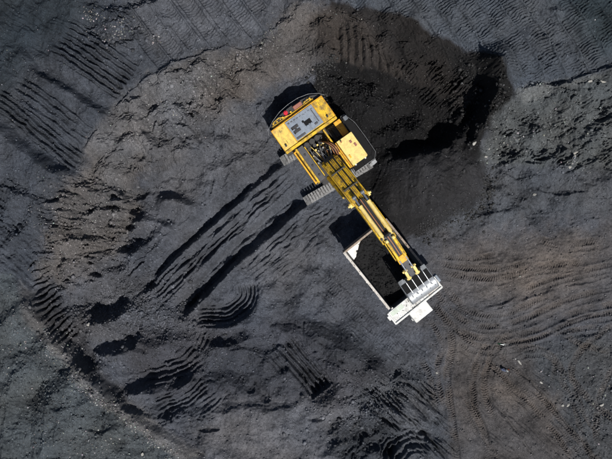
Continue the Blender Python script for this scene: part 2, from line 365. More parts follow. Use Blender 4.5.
# crawler lanes left by the excavator and the ploughed strips between them
trench([(296,143),(275,160),(248,182),(215,212),(180,242),(158,264),(141,290)], 6.6, .85, 3.2, .5, 120, 1.3)
trench([(322,182),(300,198),(270,222),(235,252),(205,283),(178,312)], 7.0, 1.3, 3.6, .5, 121, 1.3)
ribs([(296,143),(275,160),(248,182),(215,212),(180,242),(158,264),(141,290)], 6, 3.2, .035, seed=122)
ribs([(322,182),(300,198),(270,222),(235,252),(205,283),(178,312)], 6, 3.2, .03, seed=123)
step([(180,322),(196,304),(226,274),(258,246),(290,219),(326,196)][::1], -.6, 4.0, 22, 124, 2.4)
grain([(300,165),(330,180),(250,250),(190,295),(165,285),(215,225)], 138, 34, 4.6, .14, 5, 125, octv=3)
grain([(290,150),(335,185),(250,262),(190,312),(130,292),(215,215)], 139, 46, 8, .6, 5, 1250, octv=2)
grain([(265,140),(285,140),(240,185),(190,230),(175,225),(225,175)], 138, 32, 4.4, .14, 6, 126)
step([(150,290),(172,262),(205,232),(244,200),(272,178),(292,164)], -.5, 3.2, 16, 127, 2)
comb([(191,260),(176,275),(154,297)], 12, 5, 0.54, .45, seed=128, fade=(4, 6))
comb([(150,262),(140,268),(131,278)], 8, 3, 0.54, .2, seed=129, fade=(3, 4))
scoop(198,254,12,12,140,.5, 130)
comb([(246,284),(247,296),(240,307),(225,315),(197,316)], 11, 5, 0.57, .75, seed=131, fade=(4, 6), wob=1)
step([(256,286),(256,303),(247,315),(228,323),(196,322)][::1], 1.2, 4, 12, 132, 1.5, fade=8)
scoop(214,298,18,14,100,.5, 133)
grain([(245,270),(335,200),(345,225),(290,270),(255,290)], 140, 26, 3.5, .22, 8, 134)
step([(304,252),(296,262),(286,268),(276,280)], -.8, 2.2, 10, 135, 2)
step([(312,240),(304,250),(292,262)], .4, 2, 9, 136, 2)
blob(228,337,22,8,-10,-.9, 1, 2, 137)
step([(256,331),(238,334),(220,340),(202,348)], 1.4, 6, 10, 138, 1.2, fade=10)
comb([(208,330),(204,342),(198,352)], 7, 3, 0.41, .2, seed=139)
comb([(300,140),(275,160),(248,182),(215,212),(180,242),(158,264),(138,290)], 14, 3, .24, .0, seed=2120, fade=(12, 8), wob=1.4, jit=.9)
comb([(326,180),(300,198),(270,222),(235,252),(205,283),(176,314)], 14, 3, .24, .0, seed=2121, fade=(12, 8), wob=1.4, jit=.9)
comb([(312,158),(286,180),(250,212),(215,245),(190,275)], 8, 3, .4, 0, seed=2122, fade=(14, 12), wob=2.4, jit=1.8)
comb([(332,205),(300,228),(275,250),(250,272)], 8, 3, .26, 0, seed=2123, fade=(14, 12), wob=2.4, jit=1.8)
# straight scrape, small pits and slump lines in the lower middle
comb([(284,342),(302,364),(323,391)], 13, 5, .80, 1.0, seed=140, fade=(5, 2), deepen=.7, wob=1, jit=.5)
step([(337,384),(330,394),(316,399),(304,392)], 1.2, 4, 10, 141, 1.2, fade=6)
comb([(272,352),(281,364),(286,372)], 7, 3, 0.41, .5, seed=142, wob=1)
for (x, y, a, b, g, h) in [(343,396,10,4,-8,1.1),(315,418,9,3.6,-6,.8),(250,388,6,5,50,1.2),(265,397,6,5,50,1.1),(232,372,12,7,40,.5),(368,389,10,6,-20,.8)]:
    scoop(x, y, a, b, g + (90 if a < 8 else 0) * 0, h * .4, int(x)); blob(x, y, a*1.15, b*1.15, g, -h * .6, 1.8, 1.2, int(x) + 1)
trench([(228,366),(240,378),(248,388)], 4, .6, 3, .3, 143, 1.5)
trench([(252,376),(260,388),(266,396)], 3.5, .6, 3, .2, 144, 1.5)
step([(392,378),(378,364),(358,350),(338,332),(318,324),(298,316)], .9, 3.5, 18, 145, 3.5)
step([(176,226),(160,219),(146,217),(132,222)], 1.2, 5, 10, 2085, 1.2, fade=10)
step([(200,208),(188,200),(172,197),(156,200)], 1.3, 5, 12, 2084, 1.2, fade=10)
step([(356,366),(344,360),(336,350),(322,342),(306,330)], .8, 2.5, 14, 146, 4)
step([(350,372),(340,366),(326,358)], 1.1, 2.2, 8, 147, 3)
step([(300,350),(282,346),(268,352),(246,346),(226,352)], .7, 2.5, 14, 148, 3.5)
grain([(300,325),(390,372),(360,400),(330,370),(290,340)], -30, 16, 9, .5, 8, 149)
for (x,y,a,b,g,h) in [(345,350,24,14,35,1.3),(372,372,16,12,0,.9),(318,336,18,10,20,.9),(262,360,18,10,40,.8),(232,350,14,9,0,.7),(288,332,20,9,10,.8),(165,345,20,12,-20,.9),(105,372,16,12,40,.9),(215,388,20,10,-10,.5),(330,412,24,12,-15,.6),(78,318,16,14,0,.8),(400,408,18,12,45,.8)]: blob(x,y,a,b,g,h,1.1,4,int(x+y),14)
grain([(130,330),(210,330),(300,350),(280,400),(210,410),(130,400)], -20, 18, 9, .3, 10, 150)
step([(292,404),(270,408),(246,404),(226,410),(206,408)], .7, 2.5, 14, 151, 4)
step([(356,452),(345,440),(332,446),(318,459)], .8, 3, 10, 152, 3)
scoop(365,430,26,13,35,1.6, 153); scoop(384,444,14,10,60,1.3, 154); scoop(352,440,16,9,-30,.9, 155)
grain([(330,415),(395,415),(400,459),(330,470)], -40, 16, 9, .6, 8, 156)
comb([(386,468),(396,450),(412,440),(430,442)], 12, 4, 0.57, .7, seed=157, fade=(3, 6))
step([(440,438),(424,430),(408,428),(392,440)], -.9, 2.5, 10, 158, 1.6)
grain([(345,375),(385,372),(432,380),(455,459),(455,520),(410,470),(380,420)], 43, 36, 3.0, .55, 8, 159, octv=4)
for k, q in enumerate([[(382,398),(404,414),(430,440),(450,462)],[(390,388),(410,400),(432,424)],[(372,408),(392,424),(410,432)],[(400,380),(420,392),(440,414)]]):
    trench(q, 1.4, .5, 1.6, .4, 160+k, 1.2)
scoop(392,374,9,5,-30,1.0, 165)
# smoother ramp in front of the truck, with long thin scratches
grain([(300,255),(345,262),(400,330),(440,372),(400,372),(330,320)], 43, 40, 2.6, .12, 10, 166)
step([(398,348),(376,322),(352,296),(330,276),(312,266)], .22, 1.4, 9, 167, 2)
ribs([(322,276),(344,300),(366,322),(398,352)], 5, 2.6, .035, seed=168, rut=.06)
ribs([(334,270),(356,296),(380,320),(412,350)], 4, 2.6, .03, seed=169, rut=.05)
# haul road ruts, right
TY = (.088, .076, .066)
HAUL = [[(430,282),(446,306),(468,322),(496,326),(530,316),(570,298),(620,286)], [(428,294),(444,318),(466,334),(496,338),(534,330),(576,312),(630,300)], [(440,278),(456,300),(474,312),(498,314),(524,306),(552,290)],
 [(436,300),(452,324),(474,344),(510,346),(550,334),(600,326)], [(436,262),(470,268),(500,268),(530,262)], [(436,270),(468,276),(500,277),(540,266),(590,262)], [(440,256),(470,258),(500,254)],
 [(470,344),(490,352),(484,384),(492,420)], [(444,314),(452,344),(447,376),(452,420),(458,470)], [(430,318),(441,344),(437,372),(444,410)], [(505,330),(486,346),(474,372),(474,402),(486,440)], [(512,332),(494,352),(484,380)],
 [(500,344),(540,336),(580,318),(630,310)], [(612,352),(580,344),(560,330)], [(508,360),(520,350),(540,350),(556,362),(566,380)], [(562,350),(555,362),(552,386)], [(620,320),(590,340),(572,366),(578,400),(600,440)], [(566,372),(590,400),(620,424)], [(556,372),(572,400),(584,440),(600,470)],
 [(600,470),(596,420),(606,380),(630,350)], [(530,236),(560,244),(600,240)], [(480,352),(510,384),(545,420),(580,470)], [(496,350),(530,384),(570,430),(600,465)], [(462,390),(480,424),(500,470)], [(520,290),(560,276),(620,262)], [(420,356),(430,380),(436,410)]]
for k, q in enumerate(HAUL):
    ribs(q, 2.7 + .5 * (k % 3), 2.3, .075, seed=200+k, chev=.5, rut=.06, fade=14, berm=.07, wob=1.2, col=TY, cm=.35, patchy=1.2)
    q2 = [(x + 5.5 * math.sin(k + 1), y + 6.2) for x, y in q]
    ribs(q2, 2.1, 2.15, .04, seed=240+k, chev=.5, rut=.05, fade=18, berm=.05, wob=1.2, patchy=1.2)
for k, q in enumerate([[(556,288),(540,294),(522,300)],[(612,276),(590,282),(566,287)],[(505,306),(494,310)],[(520,296),(500,304),(484,308)],[(612,330),(596,334),(580,336)],[(596,312),(580,318),(560,322)]]):
    step(q, .3, 1.3, 7, 280+k, 2, fade=5)
grain([(480,350),(540,345),(620,440),(620,520),(500,520),(470,400)], 43, 30, 2.8, .13, 10, 290)
grain([(440,235),(600,225),(620,300),(500,320),(440,290)], -18, 16, 3.2, .07, 12, 291)
grain([(540,330),(640,320),(640,520),(590,520)], 60, 10, 4, .24, 10, 292, ridged=True)
grain([(384,170),(440,240),(520,225),(620,215),(620,175),(490,170)], -12, 14, 3.5, .12, 10, 293)
step([(500,212),(482,214),(462,216),(448,222)], .4, 1.5, 7, 294, 2, fade=5)
step([(590,188),(560,194),(530,190),(505,196)], .45, 2, 10, 295, 3)
grain([(448,345),(520,350),(600,459),(600,520),(450,520)], 48, 44, 2.4, .10, 10, 294, octv=2)
for k, q in enumerate([[(478,384),(500,410),(520,436),(536,459)],[(520,372),(548,400),(580,440)],[(500,352),(520,372),(552,396)],[(470,400),(484,424),(490,450)]]): trench(q, 1.2, .22, 1.4, .12, 420+k, 1)
# rough right bench
step([(640,58),(612,68),(590,73),(560,84),(530,87),(514,96)], .9, 2.2, 14, 300, 3)
step([(600,88),(570,92),(540,98),(512,106)], .5, 2, 12, 301, 4)
grain([(484,135),(516,96),(560,84),(640,60),(640,170),(560,168),(500,166)], -30, 20, 5.5, .62, 7, 302, ridged=True, octv=4)
grain([(484,135),(516,96),(560,84),(640,60),(640,170),(560,168)], 40, 11, 6, .35, 7, 303, octv=4)
step([(566,148),(548,158),(534,163),(520,164)], 1.0, 2.2, 12, 304, 3, fade=7)
step([(540,150),(520,156),(500,164),(484,168)], .9, 3, 16, 305, 3, fade=7)
step([(596,158),(582,164),(570,172),(560,176)], 1.4, 2.2, 8, 306, 2, fade=6)
step([(640,166),(616,170),(600,168)], 1.0, 2.2, 10, 307, 2, fade=6)
step([(612,140),(596,134),(580,140)], .8, 2, 10, 308, 3)
blob(534,140,14,9,-30,.5, 1.2, 3, 309)
# black face, its slot and the coal spilt below it
for k, (x0, y0, x1, y1) in enumerate([(338,24,340,64),(345,24,347,64),(352,24,354,65),(359,28,362,66),(366,34,371,68),(373,40,380,71),(379,46,388,74),(385,52,396,78)]):
    trench([(x0,y0),((x0+x1)/2+1,(y0+y1)/2),(x1,y1)], 1.1, .42 if k > 2 else .2, 1.8, .3, 310+k, 1.3, fade=(10, 4))
ribs([(392,64),(404,76),(416,92),(424,106)], 6, 5, .16, seed=320, wob=2)
step([(452,116),(436,112),(420,102),(404,84),(382,74),(350,68),(318,68)], -1.3, 5, 22, 321, 3)
grain([(316,70),(380,76),(420,104),(450,118),(440,146),(395,152),(350,120)], 60, 14, 6, .40, 8, 322, ridged=True, octv=4)
grain([(400,70),(480,62),(480,120),(440,120)], -42, 26, 4.5, .75, 7, 323, ridged=True, octv=3)
grain([(330,5),(400,16),(480,56),(470,80),(400,70),(350,50)], 35, 14, 5, .40, 8, 324, ridged=True, octv=4)
step([(466,118),(456,130),(446,140),(428,149),(398,155),(384,152)][::1], 2.3, 7, 46, 325, 3)
scoop(440,128,20,12,100,1.2, 326)
step([(474,62),(484,74),(485,92),(478,112),(468,136),(462,150)], 4.6, 4, 20, 327, 3, fade=20)
grain([(484,62),(512,94),(484,128),(474,140),(478,90)], 55, 9, 6, 1.0, 5, 328, ridged=True, octv=4)
trench([(474,104),(466,118),(456,128)], 3, .6, 3, .3, 329, 2)
step([(486,64),(500,72),(510,88),(516,100)], .6, 2, 12, 330, 3)
blob(430,188,58,44,-10,2.6, 1.0, 3, 331, 20)
blob(360,104,36,26,20,1.6, 1.1, 4, 335, 16)
blob(330,130,16,30,0,.6, 1.1, 4, 336, 16)
blob(332,84,16,14,0,.9, 1.0, 4, 332)
blob(404,132,20,14,0,1.3, 1.2, 4, 333)
step([(330,16),(318,24),(322,50),(326,62)], .4, 2, 12, 334, 3)
# settle the relief
_s, _m = poly_mask([(-60,-60),(140,-60),(150,30),(112,112),(74,175),(40,240),(-60,262)], 10, 4, 3)
RK = np.full(U.shape, 1.28, f32); RK[_s] = 1.28 + .42 * _m
_s, _m = poly_mask([(440,236),(680,180),(680,530),(450,530),(436,340)], 12, 4, 4); RK[_s] = RK[_s] * (1 - _m) + 1.0 * _m
Hh = BASE + RK * (Hh - BASE)
# loose ground cannot stand steeper than its angle of repose: let the dug forms slump
def slump(lim, iters):
    j0, i0 = int(np.searchsorted(AV, -40)), int(np.searchsorted(AU, -40)); nj, ni = 270, 346
    B = Hh[j0:j0+nj*4, i0:i0+ni*4].reshape(nj, 4, ni, 4).mean((1, 3)); L_ = B.astype(np.float64).copy()
    for _ in range(iters):
        for ax, k in ((0, 1.0), (1, 1.0)):
            d = np.diff(L_, axis=ax); e = np.sign(d) * np.maximum(np.abs(d) - lim * 2 * S, 0) * .25
            if ax == 0: L_[:-1] += e; L_[1:] -= e
            else: L_[:, :-1] += e; L_[:, 1:] -= e
        d = L_[1:, 1:] - L_[:-1, :-1]; e = np.sign(d) * np.maximum(np.abs(d) - lim * 2.83 * S, 0) * .2; L_[:-1, :-1] += e; L_[1:, 1:] -= e
        d = L_[1:, :-1] - L_[:-1, 1:]; e = np.sign(d) * np.maximum(np.abs(d) - lim * 2.83 * S, 0) * .2; L_[:-1, 1:] += e; L_[1:, :-1] -= e
    D = L_ - B
    gu_, gv_ = np.meshgrid(AU[i0:i0+ni*4:4], AV[j0:j0+nj*4:4])
    for (x, y, a, b, g, k) in FIRM:
        p, q = rot(gu_ - x, gv_ - y, g); D = D * (1 - k * sst(1.25, .8, np.hypot(p / a, q / b)))
    yj = (np.arange(nj*4) - 1.5) / 4; xi = (np.arange(ni*4) - 1.5) / 4
    ya = np.clip(np.floor(yj).astype(int), 0, nj-2); fy = np.clip(yj - ya, 0, 1)[:, None]
    xa = np.clip(np.floor(xi).astype(int), 0, ni-2); fx = np.clip(xi - xa, 0, 1)[None]
    R0 = D[ya] * (1 - fy) + D[ya+1] * fy
    Hh[j0:j0+nj*4, i0:i0+ni*4] += (R0[:, xa] * (1 - fx) + R0[:, xa+1] * fx).astype(f32)
# (firm, freshly cut places keep their faces)
FIRM = [(146,250,34,14,-48,.75), (108,312,28,14,-15,.75), (120,343,32,12,-18,.75), (162,380,38,14,-15,.75), (228,338,32,12,-18,.75), (160,205,44,22,15,.6), (365,50,46,26,10,.85), (555,125,74,40,-15,.6), (372,440,34,26,0,.6), (412,450,30,18,0,.8), (415,410,40,40,0,.6), (182,398,34,16,-35,.7), (476,100,22,44,15,1.0), (428,145,46,18,-18,1.0), (220,228,115,16,-40,.75), (245,250,95,14,-42,.75), (80,75,75,34,35,.6), (303,368,30,18,50,.8), (222,302,34,26,-20,.7), (90,372,95,17,45,.95), (180,105,95,34,-30,.5), (95,230,45,50,0,.6), (45,150,50,20,35,.6), (48,315,36,30,60,.7)]
slump(1.0, 34)
# the machines stand on levelled ground
mid2 = fbm(U, V, 9, 5, 123, gain=.6)
def level(x, y, a, b, z, k=1.0):
    sl = window(x - a * 1.6, x + a * 1.6, y - b * 1.6, y + b * 1.6)
    m = sst(1.35, .85, np.hypot((U[sl] - x) / a, (V[sl] - y) / b)) * k
    Hh[sl] = Hh[sl] * (1 - m) + (z + .09 * fine[sl] + .10 * mid2[sl]) * m
level(327,162,40,38,.05); level(391,266,46,46,.02)

# ------------------------------------------------------------------ mesh
shade = fbm(U, V, 30, 5, 21); tint = fbm(U, V, 60, 3, 31); sp = fbm(U, V, 3.0, 3, 41, gain=.8)
sh2 = fbm(U + 4 * rough, V, 9, 4, 57, gain=.65)
COL *= (1 + .60 * shade + .26 * sh2 + .55 * sp)[..., None]
COL *= np.stack([1.0 + .09 * tint, .985 + .01 * tint, 1.015 - .08 * tint], -1)
COL[:] = np.clip(COL, .004, .5)
K = (1 - BASE / CAMH) * S                      # image pixels to metres, along camera rays down to the bench level
XW = (U - 306) * K; YW = (229.5 - V) * K
XW[:, 0] = -420; XW[:, -1] = 420; YW[0] = 420; YW[-1] = -420
co = np.stack([XW, YW, Hh], -1).reshape(-1, 3).astype(f32)
idx = np.arange(NY * NX).reshape(NY, NX)
quads = np.stack([idx[1:, :-1], idx[1:, 1:], idx[:-1, 1:], idx[:-1, :-1]], -1).reshape(-1, 4)
def np_mesh(name, co, faces, col=None, smooth=False):
    me = bpy.data.meshes.new(name); n = len(faces); k = faces.shape[1]
    me.vertices.add(len(co)); me.vertices.foreach_set('co', co.ravel())
    me.loops.add(n * k); me.loops.foreach_set('vertex_index', faces.astype(np.int32).ravel())
    me.polygons.add(n); me.polygons.foreach_set('loop_start', np.arange(0, n * k, k, dtype=np.int32))
    if smooth: me.polygons.foreach_set('use_smooth', np.ones(n, bool))
    if col is not None:
        a = me.attributes.new('soil', 'FLOAT_VECTOR', 'POINT'); a.data.foreach_set('vector', col.astype(f32).ravel())
    me.update(calc_edges=True)
    return me
def ground_z(u, v):
    i = int(np.clip(np.searchsorted(AU, u), 1, NX-1)); j = int(np.clip(np.searchsorted(AV, v), 1, NY-1)); return j, i
# ------------------------------------------------------------------ materials
def new_mat(name):
    m = bpy.data.materials.new(name); m.use_nodes = True; nt = m.node_tree
    b = nt.nodes['Principled BSDF']; return m, nt, b
def N(nt, t, **kw):
    n = nt.nodes.new(t)
    for k, v in kw.items(): setattr(n, k, v)
    return n
def soil_mat(name, rough=.85, bump=.5, spec=.25):
    m, nt, b = new_mat(name); L = nt.links.new
    at = N(nt, 'ShaderNodeAttribute', attribute_name='soil')
    ge = N(nt, 'ShaderNodeTexCoord')
    n1 = N(nt, 'ShaderNodeTexNoise'); n1.inputs['Scale'].default_value = 9; n1.inputs['Detail'].default_value = 6; n1.inputs['Roughness'].default_value = .75
    L(ge.outputs['Object'], n1.inputs['Vector'])
    mr = N(nt, 'ShaderNodeMapRange'); mr.inputs[1].default_value = .25; mr.inputs[2].default_value = .75; mr.inputs[3].default_value = .25; mr.inputs[4].default_value = 1.9
    L(n1.outputs['Fac'], mr.inputs[0])
    mx = N(nt, 'ShaderNodeVectorMath', operation='SCALE'); L(at.outputs['Vector'], mx.inputs[0]); L(mr.outputs[0], mx.inputs['Scale'])
    # scattered pale grit
    vo = N(nt, 'ShaderNodeTexVoronoi'); vo.inputs['Scale'].default_value = 5.5; L(ge.outputs['Object'], vo.inputs['Vector'])
    lt = N(nt, 'ShaderNodeMath', operation='LESS_THAN'); lt.inputs[1].default_value = .20; L(vo.outputs['Distance'], lt.inputs[0])
    sx = N(nt, 'ShaderNodeSeparateColor'); L(vo.outputs['Color'], sx.inputs[0])
    gt = N(nt, 'ShaderNodeMath', operation='GREATER_THAN'); gt.inputs[1].default_value = .90; L(sx.outputs[0], gt.inputs[0])
    mu = N(nt, 'ShaderNodeMath', operation='MULTIPLY'); L(lt.outputs[0], mu.inputs[0]); L(gt.outputs[0], mu.inputs[1])
    m2 = N(nt, 'ShaderNodeMath', operation='MULTIPLY_ADD'); m2.inputs[1].default_value = 1.3; m2.inputs[2].default_value = 1; L(mu.outputs[0], m2.inputs[0])
    m3 = N(nt, 'ShaderNodeVectorMath', operation='SCALE'); L(mx.outputs[0], m3.inputs[0]); L(m2.outputs[0], m3.inputs['Scale'])
    L(m3.outputs[0], b.inputs['Base Color'])
    n2 = N(nt, 'ShaderNodeTexNoise'); n2.inputs['Scale'].default_value = 5; n2.inputs['Detail'].default_value = 8; n2.inputs['Roughness'].default_value = .8
    L(ge.outputs['Object'], n2.inputs['Vector'])
    bp = N(nt, 'ShaderNodeBump'); bp.inputs['Strength'].default_value = bump; bp.inputs['Distance'].default_value = .16
    L(n2.outputs['Fac'], bp.inputs['Height']); L(bp.outputs[0], b.inputs['Normal'])
    b.inputs['Roughness'].default_value = rough; b.inputs['Specular IOR Level'].default_value = spec
    return m
def surf(name, col, col2=None, amt=.5, sc=2.0, rough=.5, metal=0, bump=.0, spec=.5, thr=(.45, .7), grime=0):
    """worn surface: base colour with patches of dirt or wear of a second colour"""
    m, nt, b = new_mat(name); L = nt.links.new
    ge = N(nt, 'ShaderNodeTexCoord')
    n1 = N(nt, 'ShaderNodeTexNoise'); n1.inputs['Scale'].default_value = sc; n1.inputs['Detail'].default_value = 8; n1.inputs['Roughness'].default_value = .7
    L(ge.outputs['Object'], n1.inputs['Vector'])
    mr = N(nt, 'ShaderNodeMapRange'); mr.inputs[1].default_value = thr[0]; mr.inputs[2].default_value = thr[1]; mr.inputs[4].default_value = amt
    L(n1.outputs['Fac'], mr.inputs[0])
    mx = N(nt, 'ShaderNodeMix', data_type='RGBA'); mx.inputs[6].default_value = (*col, 1); mx.inputs[7].default_value = (*(col2 or col), 1)
    L(mr.outputs[0], mx.inputs[0]); L(mx.outputs[2], b.inputs['Base Color'])
    if grime:
        n3 = N(nt, 'ShaderNodeTexNoise'); n3.inputs['Scale'].default_value = sc * 3.7; n3.inputs['Detail'].default_value = 9; n3.inputs['Roughness'].default_value = .75; n3.inputs['Distortion'].default_value = .6
        L(ge.outputs['Object'], n3.inputs['Vector'])
        m3_ = N(nt, 'ShaderNodeMapRange'); m3_.inputs[1].default_value = .54; m3_.inputs[2].default_value = .68; m3_.inputs[4].default_value = grime; L(n3.outputs['Fac'], m3_.inputs[0])
        mg = N(nt, 'ShaderNodeMix', data_type='RGBA'); mg.inputs[7].default_value = (.035, .028, .02, 1); L(m3_.outputs[0], mg.inputs[0]); L(mx.outputs[2], mg.inputs[6]); L(mg.outputs[2], b.inputs['Base Color'])
    ra = N(nt, 'ShaderNodeMapRange'); ra.inputs[3].default_value = rough; ra.inputs[4].default_value = min(1, rough + .3); L(mr.outputs[0], ra.inputs[0]); L(ra.outputs[0], b.inputs['Roughness'])
    b.inputs['Metallic'].default_value = metal; b.inputs['Specular IOR Level'].default_value = spec
    if bump:
        bp = N(nt, 'ShaderNodeBump'); bp.inputs['Strength'].default_value = bump; bp.inputs['Distance'].default_value = .03
        L(n1.outputs['Fac'], bp.inputs['Height']); L(bp.outputs[0], b.inputs['Normal'])
    return m
M = dict(
 yellow=surf('yellow_paint', (.82,.51,.02), (.22,.14,.05), .9, 1.6, .55, grime=.9, thr=(.42, .62)),
 cream=surf('sun_faded_yellow_paint', (.82,.58,.12), (.32,.20,.08), .95, 1.3, .55, grime=.6),
 pale=surf('pale_yellow_paint', (.85,.66,.22), (.45,.30,.12), .7, 2.5, .5, grime=.55),
 dark=surf('dark_machinery', (.030,.030,.032), (.09,.075,.06), .6, 2.5, .6),
 deck=surf('grey_deck', (.25,.29,.34), (.13,.15,.18), .8, 1.2, .5, .1, grime=.6),
 panel=surf('charcoal_panel', (.06,.062,.07), (.13,.12,.12), .7, 1.6, .6),
 steel=surf('scoured_steel', (.50,.52,.54), (.24,.26,.28), .8, 2.2, .4, .55, grime=.5),
 steel2=surf('dull_steel', (.16,.175,.19), (.07,.07,.075), .7, 2, .5, .3),
 chrome=surf('chrome_rod', (.75,.76,.80), (.5,.5,.55), .3, 4, .18, .9),
 white=surf('white_paint', (.72,.72,.69), (.36,.35,.32), .85, 1.1, .55, thr=(.46, .7), grime=.45),
 beige=surf('scuffed_beige_rim', (.62,.59,.54), (.28,.23,.19), .8, 2.4, .55),
 rust=surf('rusty_brown_rim', (.34,.27,.21), (.14,.11,.09), .8, 2.2, .7),
 body=surf('body_plate', (.10,.10,.10), (.04,.04,.04), .8, 1.3, .6, .3),
 coal=surf('coal', (.007,.007,.0075), (.016,.016,.017), .8, 3, .8, 0, 1.0, .25),
 rubber=surf('rubber', (.025,.025,.026), (.06,.055,.05), .6, 2, .85),
 red=surf('red_paint', (.62,.02,.04), (.3,.02,.03), .4, 3, .4),
 brick=surf('red_brown_box', (.34,.13,.09), (.18,.09,.07), .6, 3, .6),
 shoe=surf('track_shoe_steel', (.27,.27,.27), (.03,.03,.03), .95, 3.5, .5, .3, grime=.9),
 hose=surf('hose_rubber', (.02,.02,.02), None, 0, 2, .5),
 copper=surf('orange_hose', (.42,.17,.07), (.15,.08,.05), .6, 4, .5),
 rail=surf('rail_paint', (.50,.42,.26), (.25,.2,.15), .5, 3, .5),
 greyrail=surf('galvanised_rail', (.35,.36,.37), (.2,.2,.2), .5, 3, .5, .3),
 glass=surf('dark_glass', (.02,.025,.03), None, 0, 2, .08, 0, 0, .8),
 lamp=surf('lamp_glass', (.8,.8,.75), None, 0, 2, .15),
 orange=surf('worn_orange_yellow', (.76,.42,.03), (.35,.12,.02), .8, 3, .5),
 green=surf('faint_green_white_paint', (.55,.62,.52), (.35,.38,.33), .6, 1.2, .5),
 palestone=soil_mat('pale_stone', .8, .5), darkstone=soil_mat('coal_stone', .55, .5, .5),
 rock=surf('pale_rock', (.34,.33,.30), (.12,.12,.11), .8, 2.5, .85, 0, 1),
 scrapw=surf('white_plastic', (.8,.82,.8), (.5,.5,.5), .4, 4, .4), scrapb=surf('blue_grey_plastic', (.20,.24,.36), (.5,.5,.55), .5, 3, .5), scrapg=surf('green_plastic', (.12,.36,.22), None, 0, 3, .5),
 scrapo=surf('orange_rag', (.42,.12,.05), (.1,.04,.02), .5, 4, .8))
GROUNDMAT = soil_mat('coal_ground', .88, .55, .2)
ground = bpy.data.objects.new('ground', np_mesh('ground', co, quads, COL.reshape(-1, 3), smooth=True)); C.objects.link(ground)
ground.data.materials.append(GROUNDMAT); ground['kind'] = 'structure'

# ------------------------------------------------------------------ loose stones (uncountable)
def ico():
    bm = bmesh.new(); bmesh.ops.create_icosphere(bm, subdivisions=1, radius=1)
    v = np.array([x.co[:] for x in bm.verts], f32); f = np.array([[q.index for q in p.verts] for p in bm.faces]); bm.free(); return v, f
IV, IF = ico()
TPL = [IV * (1 + .35 * (RNG.random((len(IV), 1)) - .5)) * np.array([1, .6 + .4 * RNG.random(),   .35 + .35 * RNG.random()]) for _ in range(12)]
def scatter(n, zones, rmin, rmax, colf, power=3.0):
    """zones: (u, v, ru, rv, weight); gaussian clouds, or uniform boxes when the weight is negative"""
    w = np.array([abs(z[4]) for z in zones], float); w /= w.sum()
    k = RNG.choice(len(zones), n, p=w); Z = np.array(zones, float)[k]
    g = RNG.normal(size=(n, 2)); b = RNG.random((n, 2)) * 2 - 1
    off = np.where(Z[:, 4:5] > 0, g * .6, b)
    ang = Z[:, 5] if Z.shape[1] > 5 else np.zeros(n)
    ox = off[:, 0] * Z[:, 2]; oy = off[:, 1] * Z[:, 3]; ca, sa = np.cos(np.radians(ang)), np.sin(np.radians(ang))
    u = Z[:, 0] + ox * ca - oy * sa; v = Z[:, 1] + ox * sa + oy * ca
    u = np.clip(u, -39, 651); v = np.clip(v, -39, 499)
    i = np.clip(np.rint((u - AU0) / .5).astype(int) + I0, 0, NX - 1); j = np.clip(np.rint((v - AV0) / .5).astype(int) + J0, 0, NY - 1)
    # keep off the machines
    keep = (np.hypot(u - 327, v - 150) > 34) & (np.hypot(u - 391, v - 266) > 40)
    i, j, u, v = i[keep], j[keep], u[keep], v[keep]; n = len(u)
    r = rmin + (rmax - rmin) * RNG.random(n) ** power
    kk = K[j, i]; cx = (u - 306) * kk; cy = (229.5 - v) * kk; cz = Hh[j, i] + r * .15
    base = colf(COL[j, i], n)
    a = RNG.random(n) * 6.283; t = RNG.integers(0, 12, n)
    V0 = np.array(TPL)[t]                                   # n,12,3
    ca, sa = np.cos(a)[:, None], np.sin(a)[:, None]
    x = V0[..., 0] * ca - V0[..., 1] * sa; y = V0[..., 0] * sa + V0[..., 1] * ca
    Vv = np.stack([x, y, V0[..., 2]], -1) * r[:, None, None] + np.stack([cx, cy, cz], -1)[:, None, :]
    F = (IF[None] + (np.arange(n) * len(IV))[:, None, None]).reshape(-1, 3)
    return Vv.reshape(-1, 3).astype(f32), F, np.repeat(base, len(IV), 0)
I0 = int(np.searchsorted(AU, -40)); J0 = int(np.searchsorted(AV, -40)); AU0 = AU[I0]; AV0 = AV[J0]
def tagit(o, label=None, cat=None, group=None, kind=None):
    if label: o['label'] = label
    if cat: o['category'] = cat
    if group: o['group'] = group
    if kind: o['kind'] = kind
    return o
def stones(name, label, cat, parts, mat):
    vs, fs, cs = [], [], []; k = 0
    for a, b, c in parts: vs.append(a); fs.append(b + k); cs.append(c); k += len(a)
    o = bpy.data.objects.new(name, np_mesh(name, np.concatenate(vs), np.concatenate(fs), np.concatenate(cs))); C.objects.link(o)
    o.data.materials.append(mat); return tagit(o, label, cat, None, 'stuff')
def dk(c, n): return np.clip(c * (.5 + 1.2 * RNG.random((n, 1))), .006, .4)
def pl(c, n): return (.10 + .34 * RNG.random((n, 1)) ** 2.2) * np.array([[1, .99, .96]]) * (1 + .06 * RNG.normal(size=(n, 3)))
